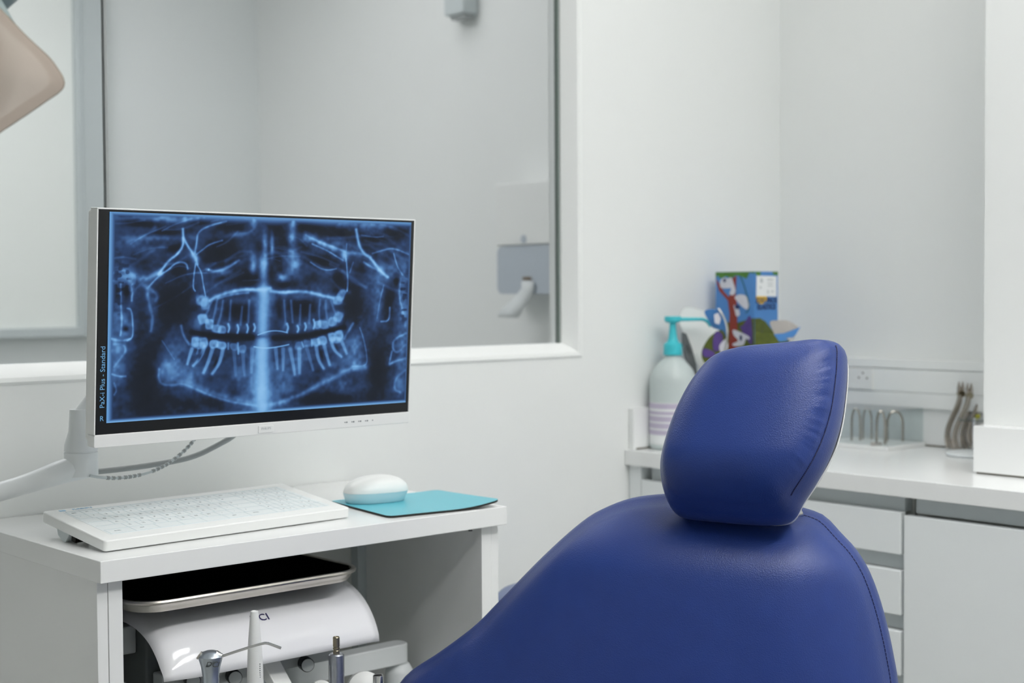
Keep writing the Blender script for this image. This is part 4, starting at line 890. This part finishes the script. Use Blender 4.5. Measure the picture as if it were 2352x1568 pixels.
obj('hose_elbow', MB().tube([at_y(290, 1440, 1.93), at_y(300, 1475, 1.93), at_y(330, 1500, 1.93)], .010, 12, smooth=1), M['dark_plastic'], du, smooth=True)
ho = MB(); cpt = [at_y(330, 1498, 1.95), at_y(322, 1530, 1.95), at_y(318, 1580, 1.95), at_y(318, 1700, 1.95)]
P0, P3 = cpt[0], cpt[-1]; n = 60; pr = []
for i in range(n): pr.append(((P0.lerp(P3, i / n)), .0155 if i % 3 else .0175))
ho.tube([a for a, b in pr], [b for a, b in pr], 20); obj('corrugated_hose', ho, M['dark_plastic'], du, smooth=True)
bkt = MB(); a0 = at_y(300, 1470, 1.90); bkt.box(a0.x - .03, a0.x + .01, 1.90, 1.93, a0.z - .02, a0.z + .02); obj('side_bracket', bkt, M['grey_plastic'], du, bevel=.004)
# link arm with pivot
Ya = 1.945
la = at_y(905, 1470, Ya); zt_, zb2 = at_y(915, 1474, Ya).z, at_y(915, 1520, Ya).z
ar = MB(); xr_ = at_y(912, 1500, Ya).x
ar.prism([(x, y) for x, y in rrect(xr_ - .22, xr_ + .0165, Ya - .0175, Ya + .0175, .0160, 8)], zt_ - zb2, Matrix.Translation((0, 0, zb2)))
obj('link_arm', ar, M['plastic_cool'], du, bevel=.003)
obj('pivot_post', MB().lathe([(.0235, -.9 + .42), (.0235, -.016), (.0225, -.012), (.017, -.0025), (.0150, -.0015), (.0150, 0)], Matrix.Translation((xr_ + .004, Ya, zb2)), 32), M['plastic_cool'], du, smooth=True)
for (px, py, r) in [(838, 1582, .0265), (738, 1588, .017)]:
    p = at_y(px, py, 1.80); obj('instrument_holder', MB().lathe([(0, .014), (r * .6, .0135), (r, .006), (r, -.02), (0, -.022)], aim(p, (-.5, -.9, .25)), 32), M['plastic'], du, smooth=True)

# tray
tra, trb = .916, 1.304; ty0, ty1 = 1.800, 2.07; tz = at_y(843, 1318, 1.80).z
tr_ = thing('instrument_tray', ((tra + trb) / 2, (ty0 + ty1) / 2, tz - .02), 'shallow steel instrument tray with a black lining on the delivery unit', 'tray')
def tray_ring(ins, z, r): return [(x, y, z) for x, y in rrect(tra + ins, trb - ins, ty0 + ins, ty1 - ins, r, 8)]
zt0 = tz + .006
rings = [tray_ring(.004, zt0 - .0035, .048), tray_ring(.001, zt0 - .0025, .051), tray_ring(0, zt0, .052), tray_ring(.0015, zt0 + .0025, .051), tray_ring(.0045, zt0 + .0032, .048), tray_ring(.0078, zt0 + .002, .045)]
def rings_mb(R, close_first=False, close_last=False):
    n = len(R[0]); mb = MB(); vs = [p for r in R for p in r]
    fs = [(i * n + k, i * n + (k + 1) % n, (i + 1) * n + (k + 1) % n, (i + 1) * n + k) for i in range(len(R) - 1) for k in range(n)]
    if close_first: fs.append(tuple(range(n)))
    if close_last: fs.append(tuple((len(R) - 1) * n + k for k in range(n)))
    return mb.add(vs, fs)
outer = [tray_ring(.020, zt0 - .0160, .034), tray_ring(.013, zt0 - .0150, .040), tray_ring(.009, zt0 - .010, .044), tray_ring(.006, zt0 - .0045, .046)] + rings + [tray_ring(.010, zt0 - .004, .04)]
obj('tray_pan', rings_mb(outer, True, False), M['steel'], tr_, smooth=True)
obj('tray_lining', rings_mb([tray_ring(.0085, zt0 + .0010, .041), tray_ring(.012, zt0 - .008, .039), tray_ring(.018, zt0 - .0125, .036)], False, True), M['tray_black'], tr_, smooth=True)
obj('tray_support', MB().box(1.0, 1.25, 1.96, 2.03, z_b + .0890, zt0 - .0168), M['plastic_cool'], tr_)

# handheld instruments in front
def upcyl(name, label, cat, px, ybase, Y, prof, material, group='instruments standing in the holders'):
    p = at_y(px, ybase, Y); return p
# air-water syringe
YS = 1.715
s0 = at_y(484, 1540, YS); k_ = (s0.x * FX[0] + s0.y * FX[1]) / FPX      # metres per pixel here
sy = thing('air_water_syringe', (s0.x, YS, H - .60), 'satin metal air-water syringe with a long bent steel tip', 'dental syringe')
def spx(px, py, c=0): return cam_plane(px, py, FPX * k_ - c)
Ts = Matrix.Translation((s0.x, YS, 0))
body = MB(); zt = lambda py: spx(484, py).z
body.lathe([(.0105, zt(1700)), (.0108, zt(1568)), (.0112, zt(1560)), (.0108, zt(1554)), (.0128, zt(1530)), (.0158, zt(1512)), (.0165, zt(1506)), (.0125, zt(1498)), (.0060, zt(1494)), (.0, zt(1493.5))], Ts, 28)
obj('syringe_body', body, M['satin'], sy, smooth=True)
fp = spx(484, 1512, .0165)
lt = MB().text('DCI', .0105, upright(spx(487, 1526, .0150), -fdir), .0006, 1.0, .35); obj('body_lettering', lt, M['dark_plastic'], sy)
p = spx(465, 1509, .004); obj('push_button', MB().lathe([(0, .006), (.0055, .006), (.006, .004), (.0048, .003), (.0048, .0), (.0062, -.001), (.0062, -.006)], aim(p, -rdir * .8 + Vector((0, 0, .55))), 20), M['steel'], sy, smooth=True)
obj('tip_collar', MB().tube([spx(497, 1506, .002), spx(511, 1508, .002)], [.0075, .004], 14), M['chrome'], sy, smooth=True)
obj('syringe_tip', MB().tube([spx(508, 1507.5, .004), spx(560, 1490, .012), spx(600, 1478, .018), spx(612, 1476, .019), spx(624, 1480, .020), spx(645, 1488, .022)], .0019, 10, smooth=1), M['chrome'], sy, smooth=True)
# white slim handpiece
w0 = at_y(586, 1540, 1.735); kw_ = w0.x * fdir.x + w0.y * fdir.y
wz = lambda py: cam_plane(586, py, kw_).z
wh = thing('handpiece', (w0.x, 1.735, H - .60), 'tall slim white handpiece standing behind the syringe tip', 'dental handpiece')
Tw = Matrix.Translation((w0.x, 1.735, 0)); 
obj('handpiece_body', MB().lathe([(.0115, wz(1700)), (.0113, wz(1560)), (.0108, wz(1530)), (.0098, wz(1490)), (.0090, wz(1470)), (.0074, wz(1440)), (.0056, wz(1408)), (.0052, wz(1403)), (.0036, wz(1401.5)), (.0030, wz(1403)), (0, wz(1403))], Tw, 32), M['plastic'], wh, smooth=True)
mk = MB()
for i in range(7): mk.box(-.0006, .0006, 0, .0003, 0, .0016, upright(cam_plane(597, 1526 + i * 5, kw_ - .0092), -fdir) @ Matrix.Rotation(-PI / 2, 4, 'X'))
obj('side_print', mk, M['greyink'], wh)
# motor
m0 = at_y(773, 1540, 1.725); km = m0.x * fdir.x + m0.y * fdir.y; mz = lambda py: cam_plane(773, py, km).z
mt = thing('handpiece_motor', (m0.x, 1.725, H - .60), 'scuffed metal handpiece motor with a ringed dark connector on top', 'dental handpiece')
Tt = Matrix.Translation((m0.x, 1.725, 0))
obj('motor_sleeve', MB().lathe([(.0112, mz(1700)), (.0112, mz(1512)), (.0112, mz(1503)), (.0095, mz(1500)), (0, mz(1499))], Tt, 10), M['dull'], mt, smooth=True)
obj('connector', MB().lathe([(.0048, mz(1501)), (.0048, mz(1493)), (.0043, mz(1492)), (.0043, mz(1490)), (.0050, mz(1489)), (.0050, mz(1486.5)), (.0043, mz(1486)), (.0043, mz(1484)), (.0050, mz(1483)), (.0050, mz(1463)), (.0040, mz(1461)), (.0035, mz(1463)), (0, mz(1463))], Tt, 24), M['gold'], mt, smooth=True)
# chrome tube tip
c_0 = at_y(869, 1560, 1.74); kc = c_0.x * fdir.x + c_0.y * fdir.y; cz = lambda py: cam_plane(869, py, kc).z
ct = thing('suction_tube', (c_0.x, 1.74, H - .60), 'short chrome tube end in the white holder beside the motor', 'dental instrument')
obj('tube', MB().lathe([(.0080, cz(1700)), (.0080, cz(1551)), (.0074, cz(1549)), (.0062, cz(1550)), (.0060, cz(1560)), (0, cz(1560))], Matrix.Translation((c_0.x, 1.74, 0)), 24), M['chrome'], ct, smooth=True)
# shared instrument rack bar holding them (below the frame)
rackbar = MB(); rackbar.box(.93, 1.265, 1.70, 1.80, H - .625, H - .600)
obj('holder_bar', rackbar, M['plastic'], du, bevel=.004)
obj('unit_column', MB().box(1.10, 1.20, 1.88, 1.98, .06, z_b - .03), M['plastic_cool'], du, bevel=.01)
obj('unit_base', MB().box(.93, 1.36, 1.80, 2.08, 0.0005, .06), M['plastic_cool'], du, bevel=.01)

# ---------------------------------------------------------------- dental chair
ch_floor = Vector((1.45, 1.10, 0))
hc = ray(1735, 985) * 1.94; HC = Vector((hc[0], hc[1], hc[2] + H))
dc_ = thing('dental_chair', ch_floor, 'blue upholstered dental chair with a squared headrest', 'dental chair')
def cushion(name, centre, yaw, pitch, outline_px, bendf, dome, thick, bulge, N=160, RN=22, edge_p=(2.6, .62), dome_c=None, back=True):
    f = Vector(FX); r = Vector(RX); u = Vector(UX)
    n = (-f * math.cos(math.radians(yaw)) - r * math.sin(math.radians(yaw))); n = (n * math.cos(math.radians(pitch)) + u * math.sin(math.radians(pitch))).normalized()
    a = u.cross(n).normalized(); b = n.cross(a).normalized()
    O = Vector((0, 0, H))
    loc = []
    for px, py in outline_px:
        d = Vector(ray(px, py)); bend = 0.0
        for _ in range(12):
            c = centre + n * bend; t = (c - O).dot(n) / d.dot(n); P = O + d * t; q = P - centre; bend = bendf(q.dot(a), q.dot(b))
        loc.append((q.dot(a), q.dot(b)))
    oc = catmull(loc, N)
    return n, a, b, oc
def build_cushion(name, parent, centre, n, a, b, oc, bendf, dome, thick, bulge, RN=22, cx=None, puck=None, Rr=.045):
    N = len(oc); c = cx or (sum((p for p in oc), Vector((0, 0))) / N)
    vs = []; fs = []
    def W(x, y, z): return centre + a * x + b * y + n * (z + bendf(x, y))
    ocn = np.array([(p.x, p.y) for p in oc]); seg_l = np.linalg.norm(np.roll(ocn, -1, 0) - ocn, axis=1)
    def height(q):
        d = np.hypot(ocn[:, 0] - q.x, ocn[:, 1] - q.y) + 1e-5
        dd = (np.sum(seg_l * d ** -7.0) / .012) ** (-1 / 7.0)
        t = min(1, dd / Rr); return dome * (1 - (1 - t) ** 2.2) ** .62 + dome * .25 * (1 - math.exp(-(dd / (Rr * 1.6)) ** 2))
    vs.append(W(c.x, c.y, height(c)))
    for i in range(1, RN + 1):
        s = (i / RN) ** .75 if i < RN else 1.0
        for k, p in enumerate(oc):
            q = c + (p - c) * s; z = height(q) if s < 1 else 0
            if puck and .5 < s < 1: z += puck(k / N, s)
            vs.append(W(q.x, q.y, z))
    side = 10
    for i in range(1, side + 1):
        t = i / side; off = bulge * math.sin(PI * t) ** .8 - .006 * t * t
        for k, p in enumerate(oc):
            d = oc[(k + 1) % N] - oc[(k - 1) % N]; nn = Vector((d.y, -d.x)).normalized()
            if nn.dot(p - c) < 0: nn = -nn
            q = p + nn * off; z = -thick * t; vs.append(centre + a * q.x + b * q.y + n * (z + bendf(p.x, p.y)))
    tot = RN + side
    for k in range(N): fs.append((0, 1 + k, 1 + (k + 1) % N))
    for i in range(tot - 1):
        for k in range(N): fs.append((1 + i * N + k, 1 + (i + 1) * N + k, 1 + (i + 1) * N + (k + 1) % N, 1 + i * N + (k + 1) % N))
    vs.append(W(c.x, c.y, -thick - .01)); last = len(vs) - 1
    for k in range(N): fs.append((1 + (tot - 1) * N + k, last, 1 + (tot - 1) * N + (k + 1) % N))
    o = obj(name, MB().add(vs, fs), M['leather'], parent, smooth=False); o.data.polygons.foreach_set('use_smooth', [True] * len(o.data.polygons))
    return o, W, c
# headrest
HO = [(1640, 817), (1700, 797), (1780, 789), (1840, 783), (1880, 781), (1908, 785), (1921, 797), (1922, 830), (1919, 870), (1911, 930), (1897, 985), (1875, 1040), (1850, 1085), (1822, 1128), (1806, 1158), (1785, 1171), (1740, 1174), (1680, 1171), (1610, 1165), (1565, 1160), (1545, 1150), (1530, 1120), (1521, 1080), (1523, 1035), (1540, 975), (1565, 915), (1598, 860)]
hb = lambda x, y: -7.0 * max(0, -.03 - y) ** 2 - .35 * x * x - 1.2 * max(0, y - .06) ** 2
n1, a1, b1, oc1 = cushion('headrest', HC, 22, 22, HO, hb, .03, .05, .01)
def puck1(u, s):
    return 0
# locate arc range of the seam: points whose projection is on the right edge
hd, Wh, ch_ = build_cushion('headrest', dc_, HC, n1, a1, b1, oc1, hb, .028, .072, .010, Rr=.050)
def seam(parent, W, oc, sel, name='seam', z=.0006, r=.0010, gap=2):
    mb = MB(); P = [W(p.x, p.y, z) for p in oc]; N = len(P)
    for k in range(N):
        if not sel(oc[k], oc[(k + 1) % N]): continue
        A_, B_ = P[k], P[(k + 1) % N]; mb.tube([A_.lerp(B_, .05), A_.lerp(B_, .45)], r, 6); mb.tube([A_.lerp(B_, .55), A_.lerp(B_, .95)], r, 6)
    return obj(name, mb, M['thread'], parent, smooth=True, label='dark stitched seam')
seam(hd, Wh, oc1, lambda p, q: p.x > .05 and p.y < .125)
# pleats along the headrest seam are in the mesh
me = hd.data; org = ORIG[hd.name]; N = len(oc1); RN = 22
for i in range(9, RN):
    s = (i / RN) ** .75
    for k in range(N):
        p = oc1[k]
        if p.x > .045 and p.y > -.10:
            w = max(0, (s - .80) / .20) * (1 - max(0, (s - .97) / .03) * .8); ph = math.sin(p.y * 330 + 2.2 * math.sin(p.y * 90)) * .5 + .5 * math.sin(p.y * 560 + 1)
            me.vertices[1 + (i - 1) * N + k].co += n1 * (-.0032 * w * ph * min(1, (p.y + .10) / .06))
# white shell at the back of the headrest
sh_pts = [p * .985 for p in oc1]
shl = MB(); vs = []
for z, s in ((-.065, 1.0), (-.068, 1.0), (-.073, 1.0), (-.084, .93), (-.090, .75)):
    for p in oc1: q = ch_ + (p - ch_) * s * (1 + (.040 * min(1, max(0, p.x / .06)) * max(0, min(1, (p.y + .06) / .06)) if s == 1.0 and z < -.057 else 0)); vs.append(HC + a1 * q.x + b1 * q.y + n1 * (z + hb(p.x, p.y)))
NN = len(oc1); shl.add(vs, [(i * NN + k, i * NN + (k + 1) % NN, (i + 1) * NN + (k + 1) % NN, (i + 1) * NN + k) for i in range(4) for k in range(NN)] + [tuple(4 * NN + k for k in range(NN))])
obj('headrest_shell', shl, M['plastic'], hd, smooth=True, label='white back shell')
# backrest
BO = [(1450, 1158), (1520, 1149), (1600, 1146), (1700, 1150), (1790, 1168), (1850, 1184), (1884, 1198), (1920, 1236), (1950, 1268), (1976, 1308), (1995, 1352), (2012, 1405), (2027, 1465), (2038, 1520), (2046, 1568), (2060, 1700), (2066, 1850), (2050, 2000), (1900, 2080), (1500, 2110), (1120, 2080), (980, 2000), (915, 1850), (898, 1700), (906, 1620), (932, 1566), (1010, 1512), (1090, 1452), (1150, 1392), (1250, 1290), (1340, 1210), (1390, 1180)]
bb_ = lambda x, y: -1.6 * max(0, x - .10) ** 2 - .25 * x * x - 4.5 * max(0, y - .09) ** 2
BCd = ray(1620, 1480) * 1.995; BC = Vector((BCd[0], BCd[1], BCd[2] + H))
n2, a2, b2, oc2 = cushion('backrest', BC, 13, 8, BO, bb_, .04, .06, .012, N=200)
bk_, Wb, cb_ = build_cushion('backrest', dc_, BC, n2, a2, b2, oc2, bb_, .050, .065, .012, RN=30, Rr=.10)
seam(bk_, Wb, oc2, lambda p, q: p.x > .12 and p.y > -.2 and p.y < .185, r=.0009)
obj('back_shell', MB().add([BC + a2 * (cb_.x + (p.x - cb_.x) * s) + b2 * (cb_.y + (p.y - cb_.y) * s) + n2 * (z + bb_(p.x, p.y)) for z, s in ((-.070, .98), (-.085, .93), (-.10, .8)) for p in oc2],
    [(i * 200 + k, i * 200 + (k + 1) % 200, (i + 1) * 200 + (k + 1) % 200, (i + 1) * 200 + k) for i in range(2) for k in range(200)] + [tuple(400 + k for k in range(200))]), M['plastic'], dc_, smooth=True)
# headrest bracket
def cpx(px, py, d): p = ray(px, py) * d; return Vector((p[0], p[1], p[2] + H))
obj('headrest_bracket', MB().tube([cpx(1700, 1060, 2.05), cpx(1760, 1130, 2.05), cpx(1800, 1180, 2.045), cpx(1800, 1260, 2.065)], .014, 16, flat=1.6, smooth=1), M['grey_plastic'], dc_, smooth=True)
obj('bracket_cover', MB().add([cpx(px, py, dd) for dd in (2.015, 2.05) for px, py in ((1745, 1120), (1850, 1120), (1843, 1150), (1836, 1164), (1826, 1168), (1790, 1160), (1745, 1160))], [tuple(range(7)), tuple(range(7, 14))[::-1]] + [(i, (i + 1) % 7, 7 + (i + 1) % 7, 7 + i) for i in range(7)]), M['grey_plastic'], dc_, bevel=.003)
obj('bracket_knob', MB().lathe([(0, .016), (.008, .016), (.0095, .012), (.0095, -.02), (0, -.02)], aim(cpx(1816, 1183, 2.03), Vector(RX) * .8 + Vector((0, 0, .3))), 24), M['chrome'], dc_, smooth=True)
# seat and base, below the frame
hn = Vector((n2.x, n2.y, 0)).normalized(); sd = Vector((-hn.y, hn.x, 0))
sc0 = BC + Vector((0, 0, -.36)) + hn * .38
seat = MB(); Tseat = frame(Vector((sc0.x, sc0.y, .44)), sd, hn, (0, 0, 1)); seat.prism(rrect(-.27, .27, -.38, .62, .10, 8), .10, Tseat)
obj('seat', seat, M['leather'], dc_, bevel=.03)
obj('recline_link', MB().box(-.10, .10, -.50, -.30, .02, .11, Tseat @ Matrix.Translation((0, -.02, -.09))), M['plastic'], dc_, bevel=.01)
pb = MB(); pb.box(-.14, .14, -.25, .25, -.38, -.001, Tseat); obj('pedestal', pb, M['plastic'], dc_, bevel=.02)
bs = MB(); bs.prism(rrect(-.26, .26, -.40, .45, .08, 8), .06, frame(Vector((sc0.x, sc0.y, 0.0005)), sd, hn, (0, 0, 1))); obj('base_plate', bs, M['plastic'], dc_, bevel=.01)

# operator stool behind
sp_ = cam_plane(1304, 1345, 2.72); SX, SY, SZ = sp_.x, sp_.y, sp_.z
stt = thing('operator_stool', (SX, SY, 0), 'round blue stool half hidden between the desk and the chair', 'stool')
TS = Matrix.Translation((SX, SY, 0))
obj('stool_seat', MB().lathe([(0, SZ - .002), (.08, SZ - .003), (.125, SZ - .010), (.142, SZ - .025), (.146, SZ - .042), (.140, SZ - .062), (.12, SZ - .07), (0, SZ - .07)], TS, 48), M['stool'], stt, smooth=True)
obj('stool_post', MB().lathe([(.02, .09), (.02, SZ - .071)], TS, 20), M['chrome'], stt, smooth=True)
for k in range(5):
    a = 2 * PI * k / 5 + .3; o_ = Vector((SX, SY, .08)); e_ = o_ + Vector((math.cos(a), math.sin(a), 0)) * .19 - Vector((0, 0, .025))
    lg_ = obj('leg', MB().tube([o_, e_], [.016, .011], 10), M['plastic'], stt, smooth=True)
    obj('caster', MB().lathe([(.0, -.010), (.025, -.010), (.025, .010), (0, .010)], aim((e_.x, e_.y, .0255), (math.cos(a + 1.57), math.sin(a + 1.57), 0)), 20), M['dark_plastic'], lg_, smooth=True)

# ---------------------------------------------------------------- dental light at top left
LD = 1.45
def lpx(px, py, dd=0): return cam_plane(px, py, LD + dd)
dl = thing('dental_light', lpx(-180, 120), 'peach translucent light shield on a ceiling arm at the upper left', 'dental light')
OL = catmull([(147, 188), (146, 198), (141, 206), (132, 214), (110, 229), (62, 262), (-10, 310), (-120, 385), (-190, 415), (-260, 380), (-400, 250), (-490, 150), (-500, 100), (-470, 50), (-330, -70), (-220, -150), (-160, -150), (-80, -62), (0, 20), (60, 83), (112, 132), (136, 164), (143, 176)], 240)
cxl = Vector((-180, 130)); pl = MB(); vs = []
for s, dz_ in ((0, -.008), (.3, -.0075), (.6, -.0055), (.85, -.0022), (.97, -.0004), (1.0, 0), (1.0, .004), (.9, .003)):
    for p in OL: q = cxl + (p - cxl) * max(s, .001); vs.append(lpx(q.x, q.y, dz_))
nl = len(OL); pl.add(vs, [(i * nl + k, i * nl + (k + 1) % nl, (i + 1) * nl + (k + 1) % nl, (i + 1) * nl + k) for i in range(7) for k in range(nl)])
obj('shield', pl, M['peach'], dl, smooth=True)
obj('shield_rim', MB().tube([lpx(*p, .002) for p in OL] + [lpx(*OL[0], .002)], .0008, 6), M['edge'], dl, smooth=True)
obj('light_head', MB().lathe([(0, .10), (.055, .10), (.085, .07), (.095, .02), (.085, .004), (0, .003)], aim(lpx(-190, 120, .01), fdir), 40), M['teal_grey'], dl, smooth=True)
obj('joint_housing', MB().lathe([(0, -.075), (.03, -.072), (.052, -.055), (.060, -.03), (.060, .03), (0, .03)], Matrix.Translation(lpx(-38, -137, .10)) @ Matrix.Rotation(.5, 4, 'Y'), 32), M['teal_grey'], dl, smooth=True)
jp = lpx(-38, -137, .10)
obj('ceiling_arm', MB().tube([lpx(-190, 120, .10), lpx(-170, -70, .14), lpx(-110, -140, .13), jp, jp + Vector((-.02, 0, .25)), Vector((jp.x - .02, jp.y, CEIL - .001))], .018, 14, smooth=1), M['plastic'], dl, smooth=True)

# ---------------------------------------------------------------- things in the room beyond
xd = XR - .0005
d1 = at_x(1143, 422, XR - .10); d2 = at_x(1272, 418, XR - .10); zb3 = at_x(1150, 720, XR - .10).z
def xw(px, py, o=.10): return at_x(px, py, XR - o)
ya_, yb_ = xw(1277, 560).y, xw(1137, 560).y
zt3 = xw(1143, 422).z; zm = xw(1140, 565).z; zl = xw(1150, 675).z
pd = thing('towel_dispenser', (XR - .06, (ya_ + yb_) / 2, zl), 'white paper towel dispenser with a smoky lower window, beyond the glass', 'dispenser')
obj('housing', MB().box(XR - .10, xd, ya_, yb_, zm, zt3), M['plastic'], pd, bevel=.006)
lw = MB(); lw.prism([(y, z) for y, z in rrect(ya_ + .002, yb_ - .002, zl, zm - .001, .02, 6)], .09, frame((XR - .094, 0, 0), (0, 1, 0), (0, 0, 1), (1, 0, 0)))
obj('lower_window', lw, M['smoke'], pd)
bp_ = xw(1203, 549); obj('emblem', MB().lathe([(0, .001), (.012, .001), (.012, 0)], aim((XR - .1005, bp_.y, bp_.z), (-1, 0, 0)), 20), M['smoke'], pd)
c3 = xw(1208, 639); obj('paper_slot', MB().box(XR - .0975, XR - .0945, c3.y - .017, c3.y + .017, c3.z - .004, c3.z + .004), M['brown'], pd)
tw = MB(); P = [[(1198, 645), (1226, 645)], [(1198, 662), (1225, 668)], [(1180, 684), (1215, 690)], [(1155, 706), (1203, 710)], [(1143, 728), (1190, 730)]]
vs = [at_x(px, py, XR - .100 - .003 * i) for i, r in enumerate(P) for px, py in r]
tw.add(vs, [(2 * i, 2 * i + 1, 2 * i + 3, 2 * i + 2) for i in range(4)])
solid(obj('paper_towel', tw, M['paper'], pd, smooth=True), .001)
y0s, y1s = at_x(1064, 20, XR - .06).y, at_x(1018, 20, XR - .06).y; z0s = at_x(1040, 34, XR - .06).z
sn = thing('wall_sensor', (XR - .03, (y0s + y1s) / 2, z0s), 'small white wall device high up beyond the glass', 'sensor')
obj('case', MB().box(XR - .06, xd, y0s, y1s, z0s, z0s + .16), M['lightgrey'], sn, bevel=.008)
obj('lens', MB().box(XR - .05, XR - .012, y0s + .006, y1s - .02, z0s - .012, z0s - .0002), M['grey_plastic'], sn, bevel=.003)
